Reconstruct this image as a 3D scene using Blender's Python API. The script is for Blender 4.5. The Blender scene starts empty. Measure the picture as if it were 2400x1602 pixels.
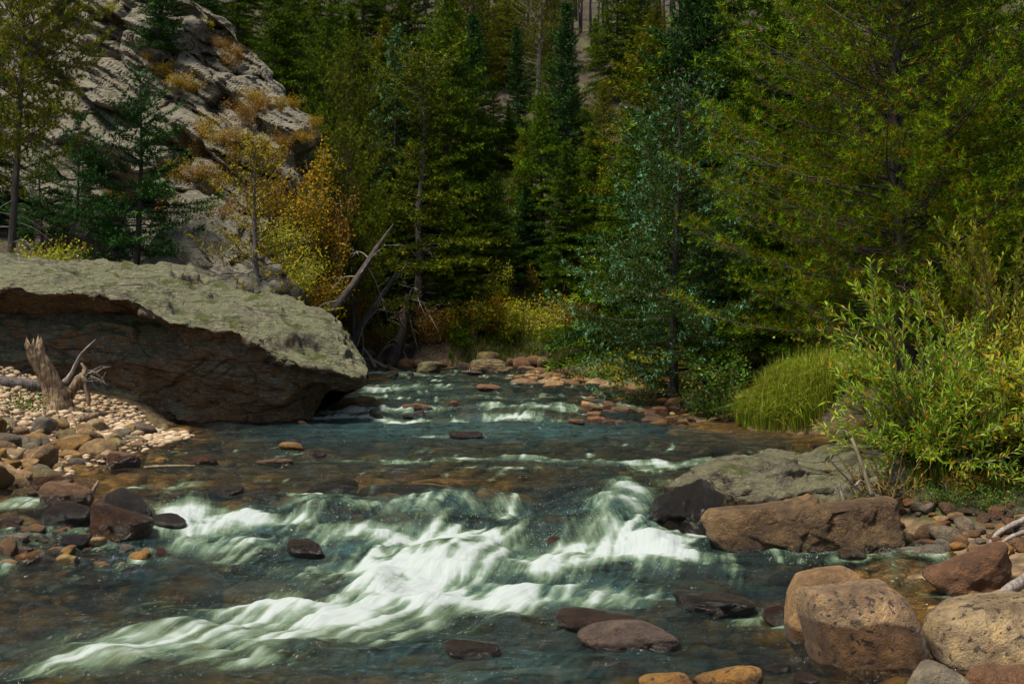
import bpy, bmesh, math, random
import numpy as np

SC = bpy.context.scene
COL = SC.collection
PI = math.pi

# ------------------------------------------------------------------ camera, sky, sun, exposure
CAM_Z = 1.9
FPX = 3333.333          # focal length in pixels of the 2400 px wide photograph (50 mm on 36 mm)
HOR = 760.0             # the eye level's row in it
cam_d = bpy.data.cameras.new('camera')
cam_d.lens = 50.0
cam_d.sensor_width = 36.0
cam_d.shift_y = -(801.0 - HOR) / 2400.0
cam_d.clip_start = 0.05
cam_d.clip_end = 2000.0
cam = bpy.data.objects.new('camera', cam_d)
cam.location = (0, 0, CAM_Z)
cam.rotation_euler = (PI / 2, 0, 0)
COL.objects.link(cam)
SC.camera = cam

SUN_TO = np.array([-0.36, -0.24, 0.90]); SUN_TO /= np.linalg.norm(SUN_TO)
world = bpy.data.worlds.new('World')
SC.world = world
world.use_nodes = True
wt = world.node_tree
wt.nodes.clear()
sky = wt.nodes.new('ShaderNodeTexSky')
sky.sky_type = 'NISHITA'
sky.sun_disc = False
sky.sun_elevation = math.asin(SUN_TO[2])
sky.sun_rotation = math.atan2(SUN_TO[0], SUN_TO[1])
sky.altitude = 2500.0
sky.air_density = 1.0
sky.dust_density = 2.0
sky.ozone_density = 1.0
bg = wt.nodes.new('ShaderNodeBackground')
bg.inputs['Strength'].default_value = 0.075
wo = wt.nodes.new('ShaderNodeOutputWorld')
hs = wt.nodes.new('ShaderNodeHueSaturation')          # a thinly clouded, paler sky
hs.inputs['Saturation'].default_value = 0.55
wt.links.new(sky.outputs[0], hs.inputs['Color'])
wt.links.new(hs.outputs[0], bg.inputs[0])
wt.links.new(bg.outputs[0], wo.inputs[0])

sun_d = bpy.data.lights.new('sun', 'SUN')
sun_d.energy = 3.1
sun_d.angle = math.radians(14.0)
sun_d.color = (1.0, 0.92, 0.78)
sun = bpy.data.objects.new('sun', sun_d)
COL.objects.link(sun)
from mathutils import Vector, Matrix
sun.rotation_euler = Vector(tuple(SUN_TO)).to_track_quat('Z', 'Y').to_euler()

SC.view_settings.view_transform = 'Standard'
SC.view_settings.look = 'None'
SC.view_settings.gamma = 1.0
SC.view_settings.exposure = 1.05
SC.render.engine = 'CYCLES'
SC.cycles.use_denoising = True
SC.cycles.max_bounces = 8
SC.cycles.diffuse_bounces = 2
SC.cycles.glossy_bounces = 3
SC.cycles.transmission_bounces = 3
SC.cycles.transparent_max_bounces = 10
SC.cycles.caustics_reflective = False
SC.cycles.caustics_refractive = False
SC.cycles.sample_clamp_indirect = 4.0

# ------------------------------------------------------------------ noise
_TAB = np.random.default_rng(12345).uniform(-1, 1, 64 ** 3)
def _hash(ix, iy, iz, seed):
    return _TAB[(((ix + seed * 31) & 63) << 12) | (((iy + seed * 17) & 63) << 6) | ((iz + seed * 7) & 63)]

def vnoise(x, y, z, seed=0):
    x, y, z = np.broadcast_arrays(np.asarray(x, float), np.asarray(y, float), np.asarray(z, float))
    fx, fy, fz = np.floor(x), np.floor(y), np.floor(z)
    tx, ty, tz = x - fx, y - fy, z - fz
    ux, uy, uz = [t * t * t * (t * (t * 6 - 15) + 10) for t in (tx, ty, tz)]
    ix, iy, iz = fx.astype(np.int32), fy.astype(np.int32), fz.astype(np.int32)
    r = 0
    for dz in (0, 1):
        wz_ = uz if dz else 1 - uz
        for dy in (0, 1):
            wy_ = uy if dy else 1 - uy
            a = _hash(ix, iy + dy, iz + dz, seed)
            b = _hash(ix + 1, iy + dy, iz + dz, seed)
            r = r + wz_ * wy_ * (a + (b - a) * ux)
    return r

def fbm(x, y, z, octv=4, seed=0, gain=0.5, lac=2.03):
    s, a, t = 0, 1.0, 0.0
    for o in range(octv):
        s = s + a * vnoise(x, y, z, seed + o * 17)
        t += a
        x, y, z = x * lac + 3.1, y * lac + 1.7, z * lac + 5.3
        a *= gain
    return s / t

def cells(u, v, seed):
    """jittered cells: three random values of the cell, the place within it, the distance to its border"""
    iu, iv = np.floor(u).astype(np.int32), np.floor(v).astype(np.int32)
    b1 = np.full(u.shape, 1e9); b2 = b1.copy(); r1 = np.zeros(u.shape); r2 = r1.copy(); r3 = r1.copy(); du = r1.copy(); dv = r1.copy()
    for a in (-1, 0, 1):
        for b in (-1, 0, 1):
            cu, cv = iu + a, iv + b; z = np.zeros_like(cu)
            x = u - cu - .5 - .42 * _hash(cu, cv, z, seed); y = v - cv - .5 - .42 * _hash(cu, cv, z, seed + 3)
            d = x * x + y * y; m = d < b1
            b2 = np.where(m, b1, np.minimum(b2, d)); b1 = np.where(m, d, b1)
            du = np.where(m, x, du); dv = np.where(m, y, dv)
            r1 = np.where(m, _hash(cu, cv, z, seed + 5), r1); r2 = np.where(m, _hash(cu, cv, z, seed + 7), r2); r3 = np.where(m, _hash(cu, cv, z, seed + 9), r3)
    return r1, r2, r3, du, dv, np.sqrt(b2) - np.sqrt(b1)
def blocks(u, v, seed, tilt=0.9, crack=0.35):
    r1, r2, r3, du, dv, e = cells(u, v, seed)
    return 0.5 * r1 + tilt * (r2 * du + r3 * dv) - crack * np.exp(-e / 0.07)

def sstep(a, b, x):
    t = np.clip((x - a) / (b - a), 0, 1)
    return t * t * (3 - 2 * t)

# ------------------------------------------------------------------ places: from a row and column of the photograph to a place at depth Y
ZB_Y = np.array([-50, 8.6, 9.6, 10.6, 11.6, 12.5, 13.5, 20.9, 21.6, 22.6, 24.5, 28.0, 34.0, 60.0])
ZB_Z = np.array([0.0, 0.0, 0.05, 0.14, 0.27, 0.39, 0.42, 0.46, 0.53, 0.66, 0.75, 0.82, 0.90, 1.10])
def zb(Y):
    return np.interp(Y, ZB_Y, ZB_Z)
def at(px, py, Y):
    return np.array([(px - 1200.0) / FPX * Y, Y, CAM_Z - (py - HOR) / FPX * Y])
def row_depth(py, lift=0.0):
    a, b = 3.0, 60.0
    for _ in range(50):
        m = 0.5 * (a + b)
        if CAM_Z - (py - HOR) / FPX * m > zb(m) + lift: a = m
        else: b = m
    return a
def on_water(px, py, lift=0.0):
    Y = row_depth(py, lift)
    return at(px, py, Y)

# ------------------------------------------------------------------ mesh helpers
class Buf:
    def __init__(s): s.v, s.f, s.t, s.n = [], [], [], 0
    def add(s, v, f, tone=0.5):
        v = np.asarray(v, np.float32).reshape(-1, 3); f = np.asarray(f, np.int32).reshape(-1, 3)
        s.v.append(v); s.f.append(f + s.n)
        t = np.full(len(v), tone, np.float32) if np.isscalar(tone) else np.asarray(tone, np.float32)
        s.t.append(t); s.n += len(v)
    def arrays(s):
        return np.concatenate(s.v), np.concatenate(s.f), np.concatenate(s.t)

def mesh_np(name, v, f, attrs=None, smooth=True):
    v = np.asarray(v, np.float32); f = np.asarray(f, np.int32)
    k = f.shape[1]
    me = bpy.data.meshes.new(name)
    me.vertices.add(len(v)); me.vertices.foreach_set('co', v.ravel())
    me.loops.add(f.size); me.loops.foreach_set('vertex_index', f.ravel())
    me.polygons.add(len(f))
    me.polygons.foreach_set('loop_start', np.arange(0, f.size, k, dtype=np.int32))
    me.polygons.foreach_set('loop_total', np.full(len(f), k, np.int32))
    me.polygons.foreach_set('use_smooth', np.full(len(f), smooth, bool))
    for an, av in (attrs or {}).items():
        av = np.asarray(av, np.float32)
        if av.ndim == 1:
            a = me.attributes.new(an, 'FLOAT', 'POINT'); a.data.foreach_set('value', av)
        else:
            a = me.attributes.new(an, 'FLOAT_VECTOR', 'POINT'); a.data.foreach_set('vector', av.ravel())
    me.update(calc_edges=True)
    return me

def buf_mesh(name, b, smooth=True):
    v, f, t = b.arrays()
    return mesh_np(name, v, f, {'tone': t}, smooth)

def link(name, me, mat=None, parent=None, loc=None, rot=None, scale=None):
    o = bpy.data.objects.new(name, me)
    COL.objects.link(o)
    if me is not None and mat is not None:
        if len(me.materials) == 0: me.materials.append(mat)
        elif me.materials[0] is not mat:
            o.material_slots[0].link = 'OBJECT'; o.material_slots[0].material = mat
    if parent is not None: o.parent = parent
    if loc is not None: o.location = tuple(float(c) for c in loc)
    if rot is not None: o.rotation_euler = tuple(float(c) for c in rot)
    if scale is not None: o.scale = tuple(float(c) for c in scale) if not np.isscalar(scale) else (scale,) * 3
    return o

def tag(o, label, cat=None, group=None, kind=None):
    o['label'] = label
    if cat: o['category'] = cat
    if group: o['group'] = group
    if kind: o['kind'] = kind
    return o

def grid_faces(nu, nv, wrap_u=False):
    i = np.arange(nu if wrap_u else nu - 1)[:, None]; j = np.arange(nv - 1)[None, :]
    i2 = (i + 1) % nu
    a = i * nv + j; b = i2 * nv + j; c = i2 * nv + j + 1; d = i * nv + j + 1
    return np.stack([a, b, c, d], -1).reshape(-1, 4)

def norm(v):
    return v / np.maximum(np.linalg.norm(v, axis=-1, keepdims=True), 1e-9)

def tube(b, pts, rad, n=5, tone=0.5, cap=True, rough=0.0, rng=None):
    pts = np.asarray(pts, float); m = len(pts)
    rad = np.broadcast_to(np.asarray(rad, float), (m,))
    tg = norm(np.gradient(pts, axis=0))
    ref = np.array([0.31, 0.17, 0.93]) if abs(tg[0][2]) < 0.8 else np.array([0.93, 0.21, 0.13])
    u = norm(np.cross(tg, ref)); w = np.cross(tg, u)
    a = np.arange(n) * 2 * PI / n
    r = rad[:, None] * np.ones((1, n))
    if rough and rng is not None: r = r * (1 + rough * rng.uniform(-1, 1, (m, n)))
    v = pts[:, None, :] + r[..., None] * (np.cos(a)[None, :, None] * u[:, None, :] + np.sin(a)[None, :, None] * w[:, None, :])
    i = np.arange(m - 1)[:, None] * n; j = np.arange(n)[None, :]; j2 = (j + 1) % n
    q = np.stack([i + j, i + j2, i + n + j2, i + n + j], -1).reshape(-1, 4)
    f = np.concatenate([q[:, [0, 1, 2]], q[:, [0, 2, 3]]])
    v = v.reshape(-1, 3)
    if cap:
        v = np.concatenate([v, pts[-1:], pts[:1]])
        k = m * n
        e = (m - 1) * n + np.arange(n); e2 = (m - 1) * n + (np.arange(n) + 1) % n
        s = np.arange(n); s2 = (np.arange(n) + 1) % n
        f = np.concatenate([f, np.stack([e, e2, np.full(n, k)], -1), np.stack([s2, s, np.full(n, k + 1)], -1)])
    b.add(v, f, tone)

def curve_pts(p, n):
    """smooth resampling of a polyline (Catmull-Rom)"""
    p = np.asarray(p, float)
    q = np.concatenate([2 * p[:1] - p[1:2], p, 2 * p[-1:] - p[-2:-1]])
    t = np.linspace(0, len(p) - 1 - 1e-6, n); i = t.astype(int); t = (t - i)[:, None]
    a, b_, c, d = q[i], q[i + 1], q[i + 2], q[i + 3]
    return 0.5 * (2 * b_ + (c - a) * t + (2 * a - 5 * b_ + 4 * c - d) * t ** 2 + (3 * b_ - a - 3 * c + d) * t ** 3)

_ico = {}
def ico(sub):
    if sub not in _ico:
        bm = bmesh.new(); bmesh.ops.create_icosphere(bm, subdivisions=sub, radius=1.0)
        _ico[sub] = (np.array([v.co[:] for v in bm.verts]), np.array([[v.index for v in f.verts] for f in bm.faces]))
        bm.free()
    return _ico[sub]

# ------------------------------------------------------------------ materials
class NT:
    def __init__(s, name):
        s.m = bpy.data.materials.new(name); s.m.use_nodes = True
        s.t = s.m.node_tree; s.t.nodes.clear()
        s.out = s.t.nodes.new('ShaderNodeOutputMaterial')
    def n(s, typ, ins=None, **kw):
        nd = s.t.nodes.new(typ)
        for k, v in kw.items(): setattr(nd, k, v)
        for k, v in (ins or {}).items(): s.set(nd.inputs[k], v)
        return nd
    def set(s, sock, v):
        if isinstance(v, bpy.types.NodeSocket): s.t.links.new(v, sock)
        else:
            if isinstance(v, (tuple, list)) and len(v) == 3 and sock.type == 'RGBA': v = (*v, 1.0)
            sock.default_value = v
    def math(s, op, a, b=None, clamp=False):
        nd = s.t.nodes.new('ShaderNodeMath'); nd.operation = op; nd.use_clamp = clamp
        s.set(nd.inputs[0], a)
        if b is not None: s.set(nd.inputs[1], b)
        return nd.outputs[0]
    def mix(s, f, a, b, mode='MIX'):
        nd = s.t.nodes.new('ShaderNodeMix'); nd.data_type = 'RGBA'; nd.blend_type = mode; nd.clamp_factor = True
        s.set(nd.inputs[0], f); s.set(nd.inputs[6], a); s.set(nd.inputs[7], b)
        return nd.outputs[2]
    def noise(s, vec, scale, detail=4.0, rough=0.55, dist=0.0):
        nd = s.n('ShaderNodeTexNoise', {'Scale': scale, 'Detail': detail, 'Roughness': rough, 'Distortion': dist})
        if vec is not None: s.t.links.new(vec, nd.inputs['Vector'])
        return nd.outputs['Fac']
    def ramp(s, f, a, b, lo=0.0, hi=1.0):
        nd = s.n('ShaderNodeMapRange', {'Value': f, 'From Min': a, 'From Max': b, 'To Min': lo, 'To Max': hi})
        nd.interpolation_type = 'SMOOTHSTEP'
        return nd.outputs[0]
    def attr(s, name, typ='GEOMETRY'):
        nd = s.t.nodes.new('ShaderNodeAttribute'); nd.attribute_name = name; nd.attribute_type = typ
        return nd
    def scale(s, vec, sc):
        nd = s.t.nodes.new('ShaderNodeVectorMath'); nd.operation = 'MULTIPLY'
        s.t.links.new(vec, nd.inputs[0]); nd.inputs[1].default_value = sc
        return nd.outputs[0]
    def bump(s, h, strength, dist=0.02, nrm=None):
        nd = s.n('ShaderNodeBump', {'Strength': strength, 'Distance': dist, 'Height': h})
        if nrm is not None: s.t.links.new(nrm, nd.inputs['Normal'])
        return nd.outputs[0]
    def surf(s, sh): s.t.links.new(sh, s.out.inputs[0]); return s.m

def rock_material(name, lichen=0.0, lichen_col=(0.26, 0.29, 0.17), spots=0.0, spot_col=(0.05, 0.035, 0.025), var=0.5,
                  moss=0.0, strata=0.0, gold=0.0, under=None, rough=0.75, bump=1.0, cracks=0.0):
    """colour comes from each stone's own object colour; below its 'wet_z' it is wet"""
    k = NT(name)
    pos = k.n('ShaderNodeNewGeometry').outputs['Position']
    nrm = k.n('ShaderNodeNewGeometry').outputs['Normal']
    oi = k.n('ShaderNodeObjectInfo')
    base = oi.outputs['Color']
    if strata:
        mp = k.n('ShaderNodeMapping', {'Rotation': (0.0, 0.52, 0.0), 'Scale': (0.35, 0.6, 3.0)}); k.t.links.new(pos, mp.inputs[0]); spos = mp.outputs[0]
    else: spos = pos
    big = k.noise(pos, 3.0, 6, 0.6, 0.4)
    med = k.noise(spos, 14.0, 8, 0.65, 0.3)
    fine = k.noise(pos, 90.0, 4, 0.7)
    c = k.mix(k.ramp(big, 0.3, 0.7), k.mix(1.0, base, (1 - .5 * var, 1 - .58 * var, 1 - .62 * var), 'MULTIPLY'), k.mix(1.0, base, (1 + .3 * var, 1 + .25 * var, 1 + .15 * var), 'MULTIPLY'))
    c = k.mix(k.ramp(med, 0.42, 0.68, 0, 0.55 * var + 0.15), c, k.mix(1.0, c, (0.5, 0.45, 0.42), 'MULTIPLY'))
    c = k.mix(k.ramp(fine, 0.35, 0.7, 0, 0.45), c, k.mix(1.0, c, (0.55, 0.55, 0.55), 'MULTIPLY'))
    c = k.mix(k.ramp(k.noise(pos, 60.0, 3, 0.6), 0.62, 0.72, 0, 0.35), c, k.mix(1.0, c, (1.7, 1.6, 1.5), 'MULTIPLY'))
    mid_ = k.noise(pos, 9.0, 5, 0.65, 0.6)
    c = k.mix(k.ramp(mid_, 0.34, 0.5, 0.7, 0), c, k.mix(1.0, c, (0.60, 0.55, 0.50), 'MULTIPLY'))
    c = k.mix(k.ramp(mid_, 0.48, 0.66, 0, 0.8), c, k.mix(1.0, c, (1.55, 1.45, 1.25), 'MULTIPLY'))
    sep = k.n('ShaderNodeSeparateXYZ', {'Vector': nrm})
    if under is not None:
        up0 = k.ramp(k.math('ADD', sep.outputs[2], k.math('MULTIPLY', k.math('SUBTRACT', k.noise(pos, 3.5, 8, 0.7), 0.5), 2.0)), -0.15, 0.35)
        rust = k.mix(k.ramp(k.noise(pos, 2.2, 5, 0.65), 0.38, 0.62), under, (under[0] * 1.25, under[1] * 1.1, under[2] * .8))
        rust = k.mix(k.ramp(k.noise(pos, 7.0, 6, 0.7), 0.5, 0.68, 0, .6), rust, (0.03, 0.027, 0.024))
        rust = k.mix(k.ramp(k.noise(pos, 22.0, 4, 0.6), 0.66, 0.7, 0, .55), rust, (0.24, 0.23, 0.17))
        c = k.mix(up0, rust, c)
    if gold:
        g = k.ramp(k.math('MULTIPLY', k.noise(pos, 5.0, 5, 0.6), k.noise(pos, 45.0, 3, 0.6)), 0.30, 0.42, 0, gold * .8)
        c = k.mix(g, c, (0.36, 0.19, 0.045))
    if lichen:
        up = k.ramp(sep.outputs[2], 0.25, 0.6)
        l1 = k.ramp(k.math('ADD', k.math('MULTIPLY', k.noise(pos, 1.7, 4, 0.6), .5), k.math('MULTIPLY', k.noise(pos, 8.0, 8, 0.72, 0.2), .5)), 0.5 - 0.10 * lichen, 0.58 - 0.06 * lichen)
        c = k.mix(k.math('MULTIPLY', k.math('MULTIPLY', l1, up), 0.7), c, k.mix(k.noise(pos, 9.0, 4), lichen_col, (lichen_col[0] * 1.35, lichen_col[1] * 1.25, lichen_col[2] * 1.3)))
        l2 = k.ramp(k.noise(pos, 20.0, 7, 0.75), 0.54, 0.62)
        c = k.mix(k.math('MULTIPLY', l2, 0.75 * lichen), c, (0.46, 0.46, 0.34))
        l3 = k.ramp(k.noise(spos, 13.0, 8, 0.75), 0.52, 0.62)
        c = k.mix(k.math('MULTIPLY', l3, 0.7 * lichen), c, (0.06, 0.058, 0.04))
    if moss:
        mm = k.ramp(k.math('MULTIPLY', k.noise(pos, 2.6, 5, 0.6), k.ramp(sep.outputs[2], 0.0, 0.6)), 0.6 - 0.12 * moss, 0.7 - .1 * moss)
        c = k.mix(mm, c, (0.10, 0.12, 0.015))
    if spots:
        vo = k.n('ShaderNodeTexNoise', {'Scale': 24.0, 'Detail': 4.0, 'Roughness': 0.55, 'Distortion': 0.3}); k.t.links.new(pos, vo.inputs['Vector'])
        sp = k.ramp(k.math('ADD', vo.outputs['Fac'], k.math('MULTIPLY', k.math('SUBTRACT', k.noise(pos, 5.0, 3), 0.5), 0.35)), 0.585, 0.635)
        c = k.mix(k.math('MULTIPLY', sp, spots), c, spot_col)
    crk = None
    if cracks:
        wv = k.n('ShaderNodeMix', {0: 0.12}, data_type='VECTOR'); cn = k.n('ShaderNodeTexNoise', {'Scale': 2.2, 'Detail': 5.0}); k.t.links.new(pos, cn.inputs['Vector'])
        mp2 = k.n('ShaderNodeMapping', {'Rotation': (0.25, 0.5, 0.2), 'Scale': (0.75, 1.1, 3.2)}); k.t.links.new(pos, wv.inputs[4]); k.t.links.new(cn.outputs['Color'], wv.inputs[5]); k.t.links.new(wv.outputs[1], mp2.inputs[0])
        ds = []
        for sc_ in (0.75, 2.3):
            vo2 = k.n('ShaderNodeTexVoronoi', {'Scale': sc_}, feature='DISTANCE_TO_EDGE'); k.t.links.new(mp2.outputs[0], vo2.inputs['Vector']); ds.append(vo2.outputs['Distance'])
        crk = k.math('MULTIPLY', k.ramp(ds[0], 0.0, 0.035), k.ramp(ds[1], 0.0, 0.05, 0.45, 1.0))
        c = k.mix(k.math('MULTIPLY', k.math('MULTIPLY', k.math('SUBTRACT', 1.0, crk), k.ramp(k.noise(pos, 1.6, 4, .6), 0.42, 0.6)), cracks), c, k.mix(1.0, c, (0.22, 0.2, 0.17), 'MULTIPLY'))
    wz = k.attr('wet_z', 'OBJECT').outputs['Fac']
    pz = k.n('ShaderNodeSeparateXYZ', {'Vector': pos}).outputs[2]
    lvl = k.math('ADD', k.math('SUBTRACT', wz, pz), k.math('MULTIPLY', k.math('SUBTRACT', big, 0.5), 0.20))
    wet = k.ramp(lvl, -0.015, 0.02)
    c = k.mix(wet, c, k.mix(1.0, c, (0.36, 0.30, 0.25), 'MULTIPLY'))
    hsum = k.math('ADD', k.math('ADD', k.math('MULTIPLY', med, 0.9), k.math('MULTIPLY', fine, 0.45)), k.math('MULTIPLY', big, 0.6))
    hsum = k.math('ADD', hsum, k.math('MULTIPLY', mid_, 0.6))
    if crk is not None: hsum = k.math('ADD', hsum, k.math('MULTIPLY', k.math('MULTIPLY', crk, 0.5), k.ramp(k.noise(pos, 1.6, 4, .6), 0.42, 0.6)))
    b = k.bump(hsum, bump, 0.16 if lichen else 0.09)
    p = k.n('ShaderNodeBsdfPrincipled', {'Base Color': c, 'Roughness': k.ramp(wet, 0, 1, rough, 0.2), 'Coat Weight': k.math('MULTIPLY', wet, 0.45), 'Coat Roughness': 0.22, 'Coat IOR': 1.35, 'Coat Normal': b, 'Normal': b})
    return k.surf(p.outputs[0])

def leaf_material(name, ca, cb, old=None, oldf=0.12, trans=0.25, rough=0.5, noise_sc=0.7, spec=0.15, tip=None):
    k = NT(name)
    tone = k.attr('tone').outputs['Fac']
    oi = k.n('ShaderNodeObjectInfo')
    pos = k.n('ShaderNodeNewGeometry').outputs['Position']
    nz = k.noise(pos, noise_sc, 3, 0.6)
    c = k.mix(k.math('ADD', k.math('MULTIPLY', tone, 0.65), k.math('MULTIPLY', k.ramp(nz, 0.35, 0.65), 0.35)), ca, cb)
    if tip is not None:
        c = k.mix(k.ramp(tone, 0.8, 0.95), c, tip)
    if old is not None:
        c = k.mix(k.ramp(tone, oldf, oldf + 0.03, 1, 0), c, old)
    c = k.mix(1.0, c, oi.outputs['Color'], 'MULTIPLY')
    d = k.n('ShaderNodeBsdfPrincipled', {'Base Color': c, 'Roughness': rough, 'Specular IOR Level': spec})
    t = k.n('ShaderNodeBsdfTranslucent', {'Color': k.mix(1.0, c, (1.3, 1.25, 0.6), 'MULTIPLY')})
    mx = k.n('ShaderNodeMixShader', {0: trans}); k.t.links.new(d.outputs[0], mx.inputs[1]); k.t.links.new(t.outputs[0], mx.inputs[2])
    return k.surf(mx.outputs[0])

def bark_material(name, ca, cb, sc=(14, 14, 3), rough=0.85):
    k = NT(name)
    pos = k.n('ShaderNodeTexCoord').outputs['Object']
    v = k.scale(pos, sc)
    n1 = k.noise(v, 1.0, 6, 0.7, 0.5)
    n2 = k.noise(pos, 2.0, 4)
    c = k.mix(k.ramp(n1, 0.35, 0.65), ca, cb)
    c = k.mix(k.ramp(n2, 0.45, 0.65, 0, 0.5), c, k.mix(1.0, c, (0.5, 0.5, 0.5), 'MULTIPLY'))
    p = k.n('ShaderNodeBsdfPrincipled', {'Base Color': c, 'Roughness': rough, 'Normal': k.bump(n1, 0.8, 0.03)})
    return k.surf(p.outputs[0])

M = {}
M['stone'] = rock_material('stone', var=0.8)
M['stone_spotted'] = rock_material('stone_spotted', spots=0.9, var=0.8, gold=0.15)
M['stone_gold'] = rock_material('stone_gold', gold=0.35, var=0.9)
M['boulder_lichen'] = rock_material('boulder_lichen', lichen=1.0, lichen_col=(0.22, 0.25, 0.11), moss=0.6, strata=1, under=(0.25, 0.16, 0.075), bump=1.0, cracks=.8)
M['slab_lichen'] = rock_material('slab_lichen', lichen=0.8, lichen_col=(0.25, 0.25, 0.12), moss=0.3, bump=1.0, gold=0.15, cracks=.8)
M['slab_brown'] = rock_material('slab_brown', gold=0.9, var=1.0, bump=1.0)
M['cliff'] = rock_material('cliff', lichen=0.8, lichen_col=(0.26, 0.255, 0.18), moss=0.25, strata=1, bump=1.0, var=0.8, cracks=.7)
M['bark_dark'] = bark_material('bark_dark', (0.02, 0.014, 0.011), (0.06, 0.043, 0.034))
M['bark_grey'] = bark_material('bark_grey', (0.055, 0.045, 0.042), (0.15, 0.125, 0.115))
M['deadwood'] = bark_material('deadwood', (0.16, 0.13, 0.11), (0.36, 0.32, 0.28), (30, 30, 4))
M['stumpwood'] = bark_material('stumpwood', (0.06, 0.033, 0.016), (0.36, 0.25, 0.15), (26, 26, 3.2))
M['stem'] = bark_material('stem', (0.10, 0.07, 0.03), (0.26, 0.22, 0.12))
M['needle_spruce'] = leaf_material('needle_spruce', (0.012, 0.036, 0.001), (0.080, 0.140, 0.004), tip=(0.20, 0.30, 0.012), trans=0.10, spec=0.06)
M['needle_fir'] = leaf_material('needle_fir', (0.006, 0.026, 0.006), (0.032, 0.088, 0.016), tip=(0.09, 0.20, 0.04), trans=0.10, spec=0.06)
M['needle_light'] = leaf_material('needle_light', (0.030, 0.050, 0.001), (0.125, 0.150, 0.005), tip=(0.27, 0.29, 0.012), old=(0.28, 0.12, 0.006), oldf=0.07, trans=0.10, spec=0.06)
M['needle_blue'] = leaf_material('needle_blue', (0.009, 0.030, 0.003), (0.040, 0.092, 0.012), tip=(0.22, 0.50, 0.31), old=(0.12, 0.085, 0.012), oldf=0.14, trans=0.10, spec=0.06)
M['needle_left'] = leaf_material('needle_left', (0.007, 0.032, 0.005), (0.036, 0.105, 0.014), tip=(0.10, 0.26, 0.06), trans=0.10, spec=0.06)
M['needle_pine'] = leaf_material('needle_pine', (0.015, 0.045, 0.001), (0.085, 0.165, 0.002), tip=(0.21, 0.35, 0.008), old=(0.30, 0.11, 0.004), oldf=0.14, trans=0.10, spec=0.06)
M['needle_yellow'] = leaf_material('needle_yellow', (0.12, 0.10, 0.003), (0.34, 0.27, 0.008), trans=0.10, spec=0.06)
M['leaf_willow'] = leaf_material('leaf_willow', (0.10, 0.22, 0.006), (0.38, 0.50, 0.05), trans=0.3, old=(0.45, 0.28, 0.02), oldf=0.12, rough=0.4)
M['leaf_olive'] = leaf_material('leaf_olive', (0.13, 0.20, 0.006), (0.44, 0.45, 0.03), trans=0.3, old=(0.42, 0.24, 0.03), oldf=0.14, rough=0.45)
M['leaf_yellow'] = leaf_material('leaf_yellow', (0.20, 0.11, 0.003), (0.47, 0.28, 0.010), trans=0.3, old=(0.07, 0.09, 0.01), oldf=0.3)
M['leaf_orange'] = leaf_material('leaf_orange', (0.13, 0.06, 0.01), (0.33, 0.16, 0.02), trans=0.3, old=(0.12, 0.11, 0.015), oldf=0.15)
M['leaf_green'] = leaf_material('leaf_green', (0.03, 0.09, 0.01), (0.10, 0.20, 0.03), trans=0.3, old=(0.35, 0.25, 0.02), oldf=0.08)
M['grass'] = leaf_material('grass', (0.10, 0.18, 0.012), (0.26, 0.31, 0.025), trans=0.3, old=(0.30, 0.22, 0.05), oldf=0.15)
M['grass_dark'] = leaf_material('grass_dark', (0.04, 0.09, 0.008), (0.10, 0.15, 0.014), trans=0.3, old=(0.22, 0.15, 0.03), oldf=0.2)
# ------------------------------------------------------------------ terrain: river bed, banks, hillside in one sheet
XL_Y = [-80, 2, 6, 9, 11, 12.6, 15, 18, 20, 21.5, 23, 26, 31, 33, 40]
XL_X = [-40, -14, -7.5, -6.6, -5.6, -4.55, -4.75, -4.75, -4.8, -4.9, -4.4, -3.5, -3.4, -3.2, -3.2]
XR_Y = [-80, 0, 5, 7.5, 8.5, 9.5, 11, 12, 13, 14.5, 16, 18.4, 19.2, 20, 22, 24, 25, 27, 28.6, 29.5, 30.2, 60]
XR_X = [9, 5, 2.7, 2.55, 2.75, 3.0, 3.2, 3.1, 3.15, 3.7, 4.2, 4.35, 3.6, 3.25, 3.2, 3.0, 2.5, 2.0, 2.3, 4.0, 30, 60]
def land_dist(x, y):
    w = 0.25 * fbm(x * 0.9, y * 0.9, 0 * x, 3, 5)
    dl = np.interp(y, XL_Y, XL_X) - x
    dr = x - np.interp(y, XR_Y, XR_X)
    df = y - (33.4 + 0.06 * x)
    dn = 3.2 - y - 0.3 * x
    return np.maximum(np.maximum(np.maximum(dl, dr), df), dn) + w
def bar_mask(x, y):
    a = np.exp(-(((x + 5.4) / 1.6) ** 2 + ((y - 17) / 3.6) ** 4))
    b = np.exp(-(((x - 2.8) / 1.3) ** 2 + ((y - 27) / 2.6) ** 4))
    c = np.exp(-(((x - 3.3) / 1.6) ** 2 + ((y - 9.3) / 2.6) ** 6))
    return np.clip(a + b + c, 0, 1)
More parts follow.
